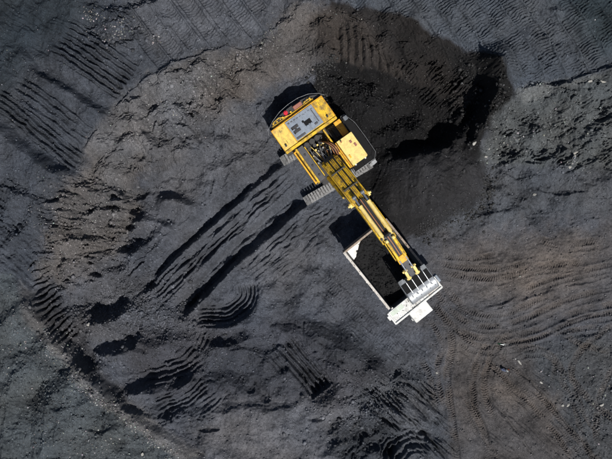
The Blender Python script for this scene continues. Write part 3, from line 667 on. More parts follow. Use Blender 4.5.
stones('coal_lumps', 'loose dark coal lumps and grit scattered over the whole pit ground', 'coal lumps',
 [scatter(26000, [(306,229,345,268,-1,0)], .03, .16, dk, 4),
  scatter(9000, [(60,380,70,60,1,40),(100,230,50,50,1,0),(130,290,50,50,1,0),(110,310,40,20,1,0),(200,90,60,40,1,-30)], .04, .20, dk, 3),
  scatter(900, [(325,66,14,6,1,-30),(322,90,6,18,1,0),(450,222,40,8,1,-30),(486,190,6,20,1,0)], .05, .28, lambda c, n: .009 + .008*RNG.random((n, 1))*np.ones((1, 3)), 3),
  scatter(4200, [(380,110,60,26,1,25),(430,225,40,8,1,-35),(418,100,50,30,1,20),(560,130,60,40,1,-20),(470,100,20,40,1,0),(340,85,20,20,1,0)], .03, .17, dk, 4),
  scatter(5000, [(170,330,50,20,1,0),(140,300,40,24,1,40),(350,390,40,40,1,0),(210,355,70,30,1,0),(380,400,40,14,1,-40),(600,400,40,60,1,0)], .04, .19, dk, 3),
  scatter(900, [(90,345,50,24,1,40),(150,300,60,40,1,0),(350,410,50,40,1,0),(470,110,30,40,1,0),(545,130,60,36,1,-20),(110,220,50,40,1,0),(240,60,60,12,.6,-20),(120,30,40,20,.6,0)], .12, .36, dk, 3)], M['darkstone'])
stones('pale_stones', 'small pale stones littering the lower left bench and the brown slope', 'stones',
 [scatter(1500, [(60,350,80,14,1,42),(40,340,40,30,1,0),(70,400,60,40,1,30),(100,440,60,20,1,0),(130,415,60,5,1.6,40),(95,385,34,4,1.2,45),(168,448,30,7,1,30)], .035, .13, pl, 3),
  scatter(260, [(92,15,10,10,1,30),(120,32,18,8,1.6,-40),(158,38,6,8,.5,0),(112,20,30,20,.5,0)], .04, .15, pl, 2.5),
  scatter(1700, [(230,70,50,14,1,-25),(190,105,50,20,1,-30),(150,120,40,30,1,0),(270,40,20,8,.8,-60),(60,225,26,40,1.5,0),(100,210,40,24,1,0),(60,270,30,14,.8,0),(300,60,30,10,.4,0)], .03, .11, pl, 3),
  scatter(500, [(505,140,26,14,2,-35),(575,165,14,16,1,20),(560,120,50,30,1,-20),(530,87,20,3,1,-10),(540,375,50,14,1,35),(600,400,20,20,1,0),(570,400,50,40,.6,0)], .03, .15, pl, 3),
  scatter(350, [(306,229,320,240,-1,0)], .03, .08, pl, 3), scatter(120, [(345,18,34,5,1,10),(455,84,16,8,.6,-30),(620,20,60,30,.3,0),(20,60,40,40,.3,0)], .03, .1, pl, 3)], M['palestone'])
# ------------------------------------------------------------------ mesh building
def empty(name, loc, rz=0):
    o = bpy.data.objects.new(name, None); C.objects.link(o); o.location = loc; o.rotation_euler = (0, 0, rz); o.empty_display_size = .5; return o
class MB:
    def __init__(s): s.bm = bmesh.new()
    def _add(s, verts, faces):
        vs = [s.bm.verts.new(v) for v in verts]
        for f in faces:
            try: s.bm.faces.new([vs[i] for i in f])
            except ValueError: pass
        return vs
    def box(s, x0, x1, y0, y1, z0, z1, b=.03, rot=0, piv=None, tilt=0):
        t = bmesh.new(); bmesh.ops.create_cube(t, size=1)
        for v in t.verts: v.co = Vector(((x0+x1)/2 + v.co.x*(x1-x0), (y0+y1)/2 + v.co.y*(y1-y0), (z0+z1)/2 + v.co.z*(z1-z0)))
        if b: bmesh.ops.bevel(t, geom=t.edges[:], offset=min(b, .3*min(x1-x0, y1-y0, z1-z0)), segments=1, affect='EDGES')
        if rot or tilt:
            c = Vector(piv or ((x0+x1)/2, (y0+y1)/2, (z0+z1)/2))
            R_ = Matrix.Rotation(rot, 3, 'Z') @ Matrix.Rotation(tilt, 3, 'Y')
            for v in t.verts: v.co = c + R_ @ (v.co - c)
        s.join(t); return s
    def join(s, t):
        m = {}
        for v in t.verts: m[v] = s.bm.verts.new(v.co)
        for f in t.faces: s.bm.faces.new([m[v] for v in f.verts])
        t.free()
    def cyl(s, p0, p1, r, n=14, r2=None):
        p0 = Vector(p0); p1 = Vector(p1); d = (p1 - p0).normalized(); r2 = r if r2 is None else r2
        a = d.orthogonal().normalized(); b = d.cross(a)
        c = [(a * math.cos(2*math.pi*i/n) + b * math.sin(2*math.pi*i/n)) for i in range(n)]
        s._add([p0 + k*r for k in c] + [p1 + k*r2 for k in c], [list(range(n))[::-1], list(range(n, 2*n))] + [[i, (i+1)%n, n+(i+1)%n, n+i] for i in range(n)]); return s
    def tube(s, pts, r, n=6):
        P = [Vector(p) for p in pts]; rings = []
        a = None
        for i, p in enumerate(P):
            d = (P[min(i+1, len(P)-1)] - P[max(i-1, 0)]).normalized()
            if a is None: a = d.orthogonal().normalized()
            a = (a - d * a.dot(d)).normalized(); b = d.cross(a)
            rings.append([s.bm.verts.new(p + (a*math.cos(2*math.pi*k/n) + b*math.sin(2*math.pi*k/n)) * r) for k in range(n)])
        for q0, q1 in zip(rings, rings[1:]):
            for k in range(n): s.bm.faces.new([q0[k], q0[(k+1)%n], q1[(k+1)%n], q1[k]])
        s.bm.faces.new(rings[0][::-1]); s.bm.faces.new(rings[-1]); return s
    def prism(s, prof, y0, y1, b=.04):
        """side profile (x, z) extruded across y"""
        t = bmesh.new(); n = len(prof)
        vs = [t.verts.new((x, y0, z)) for x, z in prof] + [t.verts.new((x, y1, z)) for x, z in prof]
        t.faces.new(vs[:n]); t.faces.new(vs[n:][::-1])
        for i in range(n): t.faces.new([vs[i], vs[n+i], vs[n+(i+1)%n], vs[(i+1)%n]])
        bmesh.ops.recalc_face_normals(t, faces=t.faces[:])
        if b: bmesh.ops.bevel(t, geom=t.edges[:], offset=b, segments=1, affect='EDGES')
        s.join(t); return s
    def plan(s, poly, z0, z1, b=.03):
        t = bmesh.new(); n = len(poly)
        vs = [t.verts.new((x, y, z0)) for x, y in poly] + [t.verts.new((x, y, z1)) for x, y in poly]
        t.faces.new(vs[:n]); t.faces.new(vs[n:][::-1])
        for i in range(n): t.faces.new([vs[i], vs[n+i], vs[n+(i+1)%n], vs[(i+1)%n]])
        bmesh.ops.recalc_face_normals(t, faces=t.faces[:])
        if b: bmesh.ops.bevel(t, geom=t.edges[:], offset=b, segments=1, affect='EDGES')
        s.join(t); return s
    def sheet(s, prof, th, y0, y1):
        """bent plate following a profile (x, z)"""
        P = [Vector((x, z)) for x, z in prof]; inn = []
        for i, p in enumerate(P):
            d = (P[min(i+1, len(P)-1)] - P[max(i-1, 0)]).normalized(); inn.append(p + Vector((-d.y, d.x)) * th)
        n = len(P); v = [(p.x, y0, p.y) for p in P] + [(p.x, y1, p.y) for p in P] + [(p.x, y0, p.y) for p in inn] + [(p.x, y1, p.y) for p in inn]
        f = []
        for i in range(n-1):
            f += [[i, n+i, n+i+1, i+1], [2*n+i, 2*n+i+1, 3*n+i+1, 3*n+i], [i, i+1, 2*n+i+1, 2*n+i], [n+i, 3*n+i, 3*n+i+1, n+i+1]]
        f += [[0, 2*n, 3*n, n], [n-1, 2*n-1, 4*n-1, 3*n-1]]
        s._add(v, f); return s
    def build(s, name, mat, parent=None, smooth=False):
        bmesh.ops.recalc_face_normals(s.bm, faces=s.bm.faces[:])
        me = bpy.data.meshes.new(name); s.bm.to_mesh(me); s.bm.free(); me.materials.append(mat)
        if smooth:
            me.polygons.foreach_set('use_smooth', [True]*len(me.polygons))
            me.set_sharp_from_angle(angle=math.radians(35))
        o = bpy.data.objects.new(name, me); C.objects.link(o)
        if parent: o.parent = parent
        return o
def arc(a, b, h, n=8, side=(0,0,0)):
    a = Vector(a); b = Vector(b); out = []
    for i in range(n+1):
        t = i/n; k = 4*t*(1-t); out.append(a.lerp(b, t) + Vector((0,0,h*k)) + Vector(side)*k)
    return out
def rails(m, pts, z0, z1, r=.028, step_=1.0):
    P = [Vector((x, y, 0)) for x, y in pts]
    for z in (z1,): m.tube([p + Vector((0,0,z)) for p in P], r)
    for a, b in zip(P, P[1:]):
        k = max(1, round((b-a).length/step_))
        for i in range(k + (b is P[-1])): q = a.lerp(b, i/k); m.cyl((q.x,q.y,z0), (q.x,q.y,z1), r, 6)

# ------------------------------------------------------------------ the excavator
EX = empty('excavator', (2.43, 7.96, .05), math.atan2(-.815, .58))
tagit(EX, 'large yellow crawler excavator reaching over the white truck with its bucket', 'excavator')
TA = math.radians(-5.3)                       # the crawlers stand nearly square to the boom
def trk(x, y): c, s_ = math.cos(TA), math.sin(TA); return (x*c - y*s_, x*s_ + y*c)
m = MB(); m.box(-2.3, 2.3, -1.7, 1.7, .75, 1.5, .1, rot=TA, piv=(0,0,1))
for sx in (-2.75, 2.75):
    m.box(sx-.3, sx+.3, -3.6, 3.6, .45, 1.1, .08, rot=TA, piv=(0,0,1))
m.build('undercarriage_frame', M['dark'], EX)
for sx in (-2.75, 2.75):
    HL, RR = 3.75, .66; tot = 4*HL + 2*math.pi*RR; nsh = 56
    g = MB()
    for i in range(nsh):
        q = i/nsh*tot
        if q < 2*HL: y, z, a = -HL + q, .72+RR, 0
        elif q < 2*HL + math.pi*RR: t = (q-2*HL)/RR; y, z, a = HL + RR*math.sin(t), .72+RR*math.cos(t), -t
        elif q < 4*HL + math.pi*RR: y, z, a = HL - (q-2*HL-math.pi*RR), .72-RR, math.pi
        else: t = (q-4*HL-math.pi*RR)/RR; y, z, a = -HL - RR*math.sin(t), .72 - RR*math.cos(t), math.pi - t
        t_ = bmesh.new(); bmesh.ops.create_cube(t_, size=1)
        for v in t_.verts:
            v.co = Vector((v.co.x*1.12, v.co.y*.25, v.co.z*.08))
        k_ = bmesh.new(); bmesh.ops.create_cube(k_, size=1)
        for v in k_.verts: v.co = Vector((v.co.x*1.08, v.co.y*.07, v.co.z*.10 + .08))
        R_ = Matrix.Rotation(a, 3, 'X')
        for tt in (t_, k_):
            for v in tt.verts:
                p = R_ @ v.co + Vector((sx, y, z)); c2 = trk(p.x, p.y); v.co = Vector((c2[0], c2[1], p.z))
            g.join(tt)
    tr = g.build('crawler_track', M['shoe'], EX)
    for yy, nm in ((-HL, 'drive_sprocket'), (HL, 'idler_wheel')):
        g = MB(); a = trk(sx-.28, yy); b_ = trk(sx+.28, yy); g.cyl((*a, .72), (*b_, .72), .54, 20); g.build(nm, M['dark'], tr, True)
    for k in range(6):
        yy = -3 + 1.2*k; g = MB(); a = trk(sx-.26, yy); b_ = trk(sx+.26, yy); g.cyl((*a, .34), (*b_, .34), .2, 12); g.build('track_roller', M['dark'], tr, True)
MB().cyl((0,0,1.45), (0,0,2.1), 1.6, 32).build('slew_ring', M['dark'], EX, True)
MB().plan([(-6.3,-3.35),(-3.1,-3.35),(-3.0,-2.6),(1.6,-2.6),(1.7,-1.0),(2.3,1.6),(2.3,3.9),(-2.9,3.9),(-3.1,3.5),(-6.3,3.5)], 2.1, 2.75).build('platform_frame', M['dark'], EX)
# rear house
eh = MB().box(-6.2,-3.42,-3.35,3.5,2.75,5.62,.06).build('engine_house', M['yellow'], EX)
MB().box(-6.16,-3.48,-3.38,-1.68,5.60,5.74,.05).build('roof_panel', M['cream'], eh)
MB().box(-6.16,-3.48,2.12,3.52,5.60,5.76,.05).build('roof_panel', M['yellow'], eh)
m = MB().box(-6.12,-3.62,-1.62,2.06,5.60,5.70,.03)
m.box(-6.1,-5.75,-1.6,2.04,5.70,5.74,.02)
for y in (-.55,.55,1.5): m.box(-5.7,-3.7,y-.02,y+.02,5.70,5.735,.01)
dk_ = m.build('radiator_deck', M['deck'], eh)
m = MB()
for dx, dy, a, b_ in [(-5.05,-.95,.16,.44),(-4.55,-.95,.16,.44),(-4.8,-.95,.10,.14),(-5.0,-1.3,.14,.06),(-4.45,-1.3,.12,.06)]: m.box(dx-a,dx+a,dy-b_,dy+b_,5.705,5.80,.02)
m.build('vent_bracket', M['dark'], dk_)
m = MB()
for k in range(9): MB().box(-5.9+.03*k,-5.72,-1.4+.38*k,-1.16+.38*k,5.705,5.75,.01).build('deck_grille', M['panel'], dk_)
for q in ((-3.95,-3.72,-1.5,-.3,5.705,5.76),(-5.6,-4.0,1.62,1.74,5.705,5.75),(-4.1,-3.9,1.1,1.5,5.705,5.82)): MB().box(*q,.02).build('deck_cover', M['panel'], dk_)
#,-3.72,-1.5,-.3,5.705,5.76,.02).box(-5.6,-4.0,1.62,1.74,5.705,5.75,.01).box(-4.1,-3.9,1.1,1.5,5.705,5.82,.02)

m = MB().box(-4.95,-4.45,.15,1.02,5.705,5.76,.02).box(-5.15,-4.9,.05,.3,5.705,5.76,.02)
m.build('vent_opening', M['coal'], dk_)
for y in (.35,.85):
    MB().cyl((-4.2,y,5.70),(-4.2,y,5.86),.2,16).build('fan_cap', M['deck'], dk_, True)
m = MB().box(-3.42,-3.1,-3.42,3.55,5.2,5.86,.04); m.build('cross_beam', M['yellow'], EX)
m = MB()
for y in (-3.39,-1.64,2.1,3.54): m.box(-6.18,-3.45,y-.03,y+.03,5.60,5.84,.01)
m.box(-6.24,-6.16,-3.4,3.55,5.55,5.84,.02)
m.build('roof_edge', M['orange'], eh)
for yy in (-2.6, 2.8):
    for xx in (-5.6, -4.2): MB().tube([(xx-.14,yy,5.74),(xx-.14,yy,5.86),(xx+.14,yy,5.86),(xx+.14,yy,5.74)], .02).build('lifting_eye', M['dark'], eh)
cwp = [(-6.3,-3.3),(-6.55,-3.1),(-6.95,-2.2),(-7.15,-1),(-7.2,.1),(-7.15,1.2),(-6.95,2.4),(-6.55,3.25),(-6.3,3.45)]
cw = MB().plan(cwp, 2.5, 5.15, .05).build('counterweight', M['orange'], EX)
m = MB().plan([(x*1.0-.12 if x < -6.4 else x, y*1.02) for x, y in cwp], 5.17, 5.23, 0); m.build('rear_catwalk', M['dark'], EX)
m = MB(); rails(m, [(-6.0,-3.85),(-6.45,-3.6),(-7.0,-2.6),(-7.4,-1.4),(-7.55,-.1),(-7.5,1.2),(-7.2,2.4),(-6.6,3.4),(-6.05,3.85)], 5.2, 6.0, .014, 1.5); m.build('rear_handrail', M['greyrail'], EX)
MB().cyl((-6.95,-.85,5.23),(-6.95,-.85,5.85),.24,16).cyl((-6.95,-.85,5.85),(-6.95,-.85,5.97),.12,12).build('fire_extinguisher', M['red'], EX, True)
MB().box(-7.1,-6.66,.18,1.28,5.24,5.62,.04).build('battery_box', M['brick'], EX)
m = MB()
for y in (-2.7,-2.2,-1.75,-1.4,-.3,1.6,1.95,2.3):
    m.cyl((-6.75,y,5.23),(-6.75,y,5.5+.1*math.sin(y*9)),.10+.03*math.cos(y*5),10)
m.box(-6.62,-6.32,-3.0,2.6,5.24,5.36,.02)
m.tube([(-6.9,-2.6,5.5),(-6.95,-1.8,5.6),(-6.7,-1.3,5.5),(-6.5,-.4,5.5)], .05); m.tube([(-6.7,1.4,5.5),(-6.8,2.0,5.65),(-6.5,2.6,5.5)], .05)
m.build('pipe_fittings', M['yellow'], EX)
for y in (-2.95, 2.75): 
    e = MB().cyl((-3.9,y,5.7),(-3.9,y,6.05),.12,12).build('exhaust_pipe', M['dark'], EX, True)
# right module
m = MB().box(-3.0,1.55,-2.12,-1.36,2.8,4.82,.04); m.build('hydraulic_tank', M['panel'], EX)
m = MB().box(-3.05,1.6,-2.36,-2.13,2.75,4.9,.04); m.build('tank_side_beam', M['yellow'], EX)
m = MB().box(-2.9,1.5,-2.68,-2.5,3.4,4.4,.03).box(-2.9,-2.75,-2.5,-2.36,4.2,4.35,.01).box(1.3,1.45,-2.5,-2.36,4.2,4.35,.01); m.build('side_step', M['orange'], EX)
m = MB().box(-2.7,1.3,-1.34,-1.24,2.75,4.88,.02); m.build('tank_inner_beam', M['yellow'], EX)
for xx in (-1.9,-.4,.9): MB().cyl((xx,-1.75,4.82),(xx,-1.75,4.93),.13,14).build('filler_cap', M['dark'], EX, True)
# pump bay
for y in (-.95,-.2,.5):
    MB().cyl((-2.75,y,2.75),(-2.75,y,4.6),.34,16).cyl((-2.75,y,4.6),(-2.75,y,4.8),.26,16).cyl((-2.2,y,2.75),(-2.2,y,4.35),.22,12).build('filter_housing', M['dark'], EX, True)
MB().box(-1.8,-.5,-1.1,1.3,2.75,3.9,.06).box(-1.5,-.9,-.7,1.0,3.9,4.3,.05).box(-3.0,-1.0,1.55,1.7,2.75,4.6,.02).build('valve_block', M['dark'], EX)
rg = random.Random(5)
for k in range(26): 
    x, y = rg.uniform(-2.1,-.1), rg.uniform(-1.1,1.4); a = rg.uniform(.04,.11)
    MB().box(x-a,x+a,y-a*.8,y+a*.8,3.9,4.35+rg.uniform(0,.4),.02,rot=rg.uniform(0,1.5)).build('valve_fitting', M[rg.choice(('pale','dark','greyrail'))], EX)
for k in range(22):
    x0, y0 = rg.uniform(-2.4,-1.0), rg.uniform(-1.0,1.5); x1, y1 = rg.uniform(.0,1.0), rg.uniform(-.7,1.1)
    MB().tube(arc((x0,y0,4.2),(x1,y1,4.3+rg.uniform(0,.5)), rg.uniform(.3,.9), 9, (0, rg.uniform(-.3,.5), 0)), rg.choice((.035,.045,.055))).build('hydraulic_hose', M[rg.choice(('hose','hose','hose','copper','greyrail','pale'))], EX, True)
for k in range(5):
    MB().tube(arc((-2.3+.12*k,.4+.16*k,4.5),(.3,1.15+.1*k,4.7), .8, 10, (0,.35,0)), .05).build('hydraulic_hose', M['copper' if k % 2 else 'hose'], EX, True)
for k in range(4):
    MB().tube(arc((-2.9,1.9+.3*k,4.2),(-1.0,2.3+.3*k,4.0), .3, 8, (0,.2,0)), .035).build('hydraulic_hose', M['hose'], EX, True)
# operator cab on its pedestal
MB().box(-1.0,2.3,1.72,3.85,2.75,5.0,.05).build('cab_pedestal', M['orange'], EX)
MB().box(-2.9,-1.1,2.0,3.8,2.75,4.0,.05).box(-2.7,-1.4,2.4,3.3,4.0,4.25,.05).build('tool_locker', M['dark'], EX)
cab = MB().prism([(-.75,5.02),(2.3,5.02),(2.42,5.7),(2.25,6.95),(-.75,6.95)], 1.85, 3.7, .06).build('operator_cab', M['yellow'], EX)
m = MB().plan([(-.88,1.78),(2.30,1.78),(2.36,1.9),(2.36,3.66),(2.25,3.8),(-.88,3.8)], 6.96, 7.10, .04)
m.box(-.7,2.15,1.95,2.02,7.10,7.15,.01).box(-.7,2.15,3.55,3.62,7.10,7.15,.01)
m.build('cab_roof', M['pale'], cab)
for (x, y, a, b_) in [(.0,3.1,.16,.13),(.55,3.35,.2,.12),(1.3,2.1,.2,.1)]: MB().box(x-a,x+a,y-b_,y+b_,7.10,7.17,.03).build('roof_fitting', M['brick'] if y > 2.5 else M['orange'], cab)
MB().cyl((-.55,2.2,7.1),(-.55,2.2,7.5),.09,10).build('beacon', M['copper'], cab, True)
MB().box(2.30,2.43,2.0,3.55,5.7,6.7,.01).build('windscreen', M['glass'], cab)
for y in (1.83, 3.69):
    MB().box(.1,1.9,y,y+.03,5.75,6.7,.01).build('side_window', M['glass'], cab)
for y in (2.1, 3.4): MB().cyl((2.36,y,7.0),(2.5,y,7.0),.1,12).build('work_light', M['lamp'], cab, True)
MB().plan([(-3.0,3.9),(2.35,3.9),(2.35,1.8),(3.05,1.8),(3.05,4.3),(2.5,4.85),(-1.6,4.85),(-3.0,4.4)], 4.9, 4.96, 0).build('cab_walkway', M['coal'], EX)
MB().box(-3.05,2.3,1.5,1.68,4.3,4.98,.03).build('platform_beam', M['yellow'], EX)
MB().box(-3.05,-1.15,3.0,3.86,4.3,4.42,.03).build('locker_lid', M['orange'], EX)
m = MB(); rails(m, [(-3.0,3.95),(-3.0,4.4),(-1.6,4.85),(.4,4.9),(2.5,4.85),(3.05,4.3),(3.05,3.1),(3.05,1.8)], 4.96, 5.95, .015, 1.4); m.build('walkway_handrail', M['greyrail'], EX)
m = MB()
for i in range(9): m.box(3.1,3.5,4.0-.04,4.0+.5,1.5+.38*i,1.53+.38*i,.01)
m.tube([(3.15,3.96,1.4),(3.1,3.96,5.0)], .03); m.tube([(3.15,4.5,1.4),(3.1,4.5,5.0)], .03); m.build('access_ladder', M['greyrail'], EX)
MB().cyl((-2.6,4.1,4.96),(-2.6,4.1,6.2),.05,8).box(-2.8,-2.3,4.0,4.5,6.1,6.35,.04).build('mast_light', M['steel2'], EX)
# boom
boom = MB().prism([(.2,3.5),(1.1,3.5),(3.2,5.5),(5.6,7.5),(8.0,8.6),(11.0,9.0),(11.35,9.45),(11.1,9.9),(8.0,9.9),(5.2,9.35),(2.8,7.85),(.6,6.2),(-.05,5.2)], -.80, .96, .06).build('boom', M['yellow'], EX)
for k, y in enumerate((-.95,-.78,-.46,-.30,-.14,.02,.22,.38,.54,.70,.92,1.08)):
    base = [(.3,y,6.1),(1.4,y,6.95),(2.8,y,8.0),(5.1,y,9.48),(6.0,y,9.7)]
    if abs(y - .08) > .72: base = [(x, yy, z-.35) for x, yy, z in base]
    MB().tube(base, .070, 8).build('boom_pipe', M['hose'] if k in (4, 8) else M['yellow'], boom, True)
for x, z in ((1.9,7.38),(4.1,8.9)):
    MB().box(x-.05,x+.05,-.85,1.0,z-.12,z+.14,.03,tilt=-.6).build('pipe_clamp', M['dark'], boom)
MB().box(-.1,.75,-.55,.7,5.7,6.15,.05,tilt=-.6).build('manifold', M['coal'], boom)
MB().box(5.9,10.4,-.2,.42,9.92,10.0,.03).build('hose_bundle', M['hose'], boom)
for k in range(4): MB().tube([(5.8,-.12+.14*k,10.1),(8,-.1+.12*k,10.12),(10.4,-.1+.14*k,10.15)], .045).build('boom_hose', M['copper' if k == 1 else 'hose'], boom, True)
for s_ in (-1, 1):
    y = .05 + s_*1.0
    bc = MB().cyl((1.75,y,2.7),(4.6,y,6.3),.27,18).cyl((1.55,y,2.45),(1.8,y,2.75),.22,14).build('boom_cylinder', M['yellow'], EX, True)
    MB().cyl((4.6,y,6.3),(5.75,y,8.4),.14,14).build('cylinder_rod', M['chrome'], bc, True)
    MB().cyl((5.8,.05+s_*.7,8.55),(5.8,.05+s_*1.32,8.55),.3,18).cyl((5.8,.05+s_*.6,8.55),(5.8,.05+s_*1.5,8.55),.13,12).build('cylinder_eye', M['pale'], bc, True)
    y = .1 + s_*.54
    ac = MB().cyl((6.45,y,10.28),(10.45,y,10.75),.215,20).cyl((10.45,y,10.75),(10.75,y,10.78),.15,14).build('arm_cylinder', M['pale'], EX, True)
    MB().cyl((5.35,y,10.1),(6.45,y,10.28),.11,14).build('cylinder_rod', M['chrome'], ac, True)
    MB().cyl((5.3,y-.2,10.08),(5.3,y+.2,10.08),.2,14).build('cylinder_eye', M['steel2'], ac, True)
    MB().cyl((6.4,y,10.275),(6.6,y,10.30),.25,18).build('cylinder_collar', M['pale'], ac, True)
    MB().tube([(6.8,y+s_*.28,10.2),(8.5,y+s_*.28,10.45),(10.2,y+s_*.28,10.6)], .04).build('cylinder_pipe', M['yellow'], ac, True)
# arm
arm = MB().prism([(10.3,10.3),(10.6,10.95),(11.3,10.9),(13.9,9.55),(16.0,8.3),(16.1,7.9),(15.8,7.75),(13.2,8.6),(11.2,9.1),(10.7,9.3)], -.42, .5, .06).build('arm', M['panel'], EX)
MB().cyl((11.0,-.75,9.5),(11.0,.85,9.5),.24,18).build('arm_pivot_pin', M['dark'], arm, True)
MB().cyl((10.6,-.75,10.72),(10.6,.85,10.72),.17,14).build('arm_tail_pin', M['dark'], arm, True)
MB().box(13.15,14.1,-.55,.62,9.62,9.86,.05,tilt=.47).build('arm_top_plate', M['orange'], arm)
for y in (-.62,.70): MB().box(10.9,13.5,y-.05,y+.05,9.1,9.9,.03,tilt=.45).build('arm_side_plate', M['yellow'], arm)
for k in range(3): MB().tube([(10.7,-.12+.14*k,11.1),(11.6,-.1+.14*k,11.0),(13.1,-.1+.14*k,10.15)], .045).build('arm_hose', M['copper' if k == 1 else 'hose'], arm, True)
for s_ in (-1, 1):
    y = .04 + s_*.42
    bc = MB().cyl((11.15,y,11.05),(13.55,y,10.2),.155,18).build('bucket_cylinder', M['yellow'], EX, True)
    MB().cyl((13.55,y,10.2),(15.05,y,9.6),.085,12).build('cylinder_rod', M['chrome'], bc, True)
    MB().cyl((11.1,y-.14,11.05),(11.1,y+.14,11.05),.2,14).build('cylinder_eye', M['pale'], bc, True)
    y = .02 + s_*.55
    MB().prism([(14.75,9.2),(15.0,9.75),(15.35,9.65),(16.1,8.95),(15.9,8.65),(15.1,9.0)], y-.16, y+.16, .04).cyl((14.95,y-.3,9.5),(14.95,y+.3,9.5),.12,12).cyl((15.9,y-.26,8.85),(15.9,y+.26,8.85),.13,12).build('bucket_link', M['pale'], EX)
# bucket: rolled shell, side plates, ears and teeth
def shell(a0, a1, n=12, r=1.02, cx=17.72, cz=7.25): return [(cx + r*math.sin(math.radians(a0+(a1-a0)*i/n)), cz + r*.98*math.cos(math.radians(a0+(a1-a0)*i/n))) for i in range(n+1)]
sh = shell(-24, 150)
bkt = MB().sheet(sh, -.07, -1.70, 1.74).build('bucket', M['steel'], EX, True)
MB().sheet([(15.75,8.02),(16.4,8.12),(17.0,8.17),(17.30,8.19)], -.07, -1.66, 1.70).build('back_plate', M['coal'], bkt)
pr = [(15.75,8.0)] + [(17.2,8.15)] + sh[1:] + [(17.3,6.7),(16.4,7.3)]
for y in (-1.76, 1.74): MB().prism(pr, y-.03, y+.05, 0).build('side_plate', M['steel2'], bkt)
for y in (-1.08,-.36,.42,1.12):
    MB().prism([(15.7,8.1),(15.75,8.75),(16.2,8.8),(17.0,8.5),(17.55,8.33),(17.55,8.2)], y-.03, y+.03, 0).build('ear_plate', M['steel'], bkt)
for s_, y in ((-1,-1.42),(1,1.45)): MB().box(15.62,16.15,y-.33,y+.33,8.06,8.2,.03).build('wear_pad', M['steel2'], bkt)
for i in range(6):
    y = -1.5 + i*.61; MB().prism([(sh[-1][0]+.02,sh[-1][1]+.1),(sh[-1][0]-.14,sh[-1][1]-.12),(sh[-1][0]-.62,sh[-1][1]-.32),(sh[-1][0]-.2,sh[-1][1]+.12)], y-.11, y+.11, .02).build('tooth', M['steel2'], bkt)
for y in (-1.3,-.66,-.05,.55,1.2):
    x, z = shell(8, 8, 1)[0]; MB().box(x-.13,x+.13,y-.07,y+.07,z-.03,z+.05,.02,rot=.5*math.sin(y*7)).build('wear_block', M['steel2'], bkt)
    if abs(y) > .5: x, z = shell(30, 30, 1)[0]; MB().box(x-.06,x+.06,y+.2,y+.32,z-.03,z+.05,.01).build('wear_block', M['steel2'], bkt)

# ------------------------------------------------------------------ the haul truck
TK = empty('haul_truck', (9.557, -4.262, .02), math.atan2(-.781, .625))
tagit(TK, 'white mining dump truck with open coal-filled bed under the excavator bucket', 'dump truck')
def hwf(z): return 2.55 + (z-2.6)*.19
bx0, bx1 = -4.55, 3.95
floor = lambda x: 2.3 + max(0, (-x-1.2))*.30 + .0
fl = [(-4.5,floor(-4.5)),(-1.2,2.3),(3.5,2.3),(3.9,3.2),(3.9,4.9)]
dump = MB().sheet([(-4.55,3.30),(-1.2,2.3),(3.4,2.3),(3.85,2.9),(3.95,4.8)], .12, -2.62, 2.62)
for s_ in (-1, 1):
    v = []
    for x, zb in ((-4.5,3.2),(-1.2,2.3),(3.6,2.3),(3.95,2.9)):
        for z in (zb, 4.85):
            y = hwf(z); v += [(x, s_*y, z), (x, s_*(y+.12), z)]
    f = []
    for i in range(3):
        a = i*4; b_ = a+4
        f += [[a,b_,b_+2,a+2],[a+1,a+3,b_+3,b_+1],[a,a+1,b_+1,b_],[a+2,b_+2,b_+3,a+3]]
    f += [[0,2,3,1],[12,13,15,14]]
    dump._add(v, f)
    for x in (-3.6,-2.4,-1.2,0,1.2,2.4,3.4): dump.box(x-.09,x+.09,(s_*3.05-.1),(s_*3.05+.1),3.3,4.7,.02)
dump = dump.build('dump_body', M['body'], TK)
m = MB().box(-4.6,3.98,-3.19,-2.90,4.82,5.0,.04)
for i in range(7): x = -3.9+i*1.2; m.box(x-.07,x+.07,-3.24,-3.14,4.75,4.99,.02)
m.build('side_rim', M['beige'], dump)['label'] = 'pale scuffed side rim'
MB().box(-4.6,3.98,2.93,3.16,4.82,5.0,.04).build('side_rim', M['rust'], dump)['label'] = 'rusty brown side rim'
MB().box(-4.78,-4.5,-3.1,3.08,3.28,3.42,.04).box(-4.66,-4.5,-3.1,3.1,3.42,3.52,.02).build('tail_lip', M['rust'], dump)
MB().box(-4.62,-4.46,-3.1,3.06,3.45,4.62,.02).box(-4.64,-4.40,-3.16,3.12,4.62,4.95,.04).build('tail_board', M['rust'], dump)
MB().sheet([(-4.5,3.31),(-3.2,2.93),(-2.4,2.69)], .02, -2.6, 2.6)
pl_ = MB().sheet([(-4.46,3.46),(-3.2,3.09),(-2.2,2.80)], .03, -2.66, 2.6).build('floor_plate', M['white'], dump)  # worn steel, given white to paint in the sun's reflection
pl_['label'] = 'scoured floor plate at the tail, coloured white for sun glare'
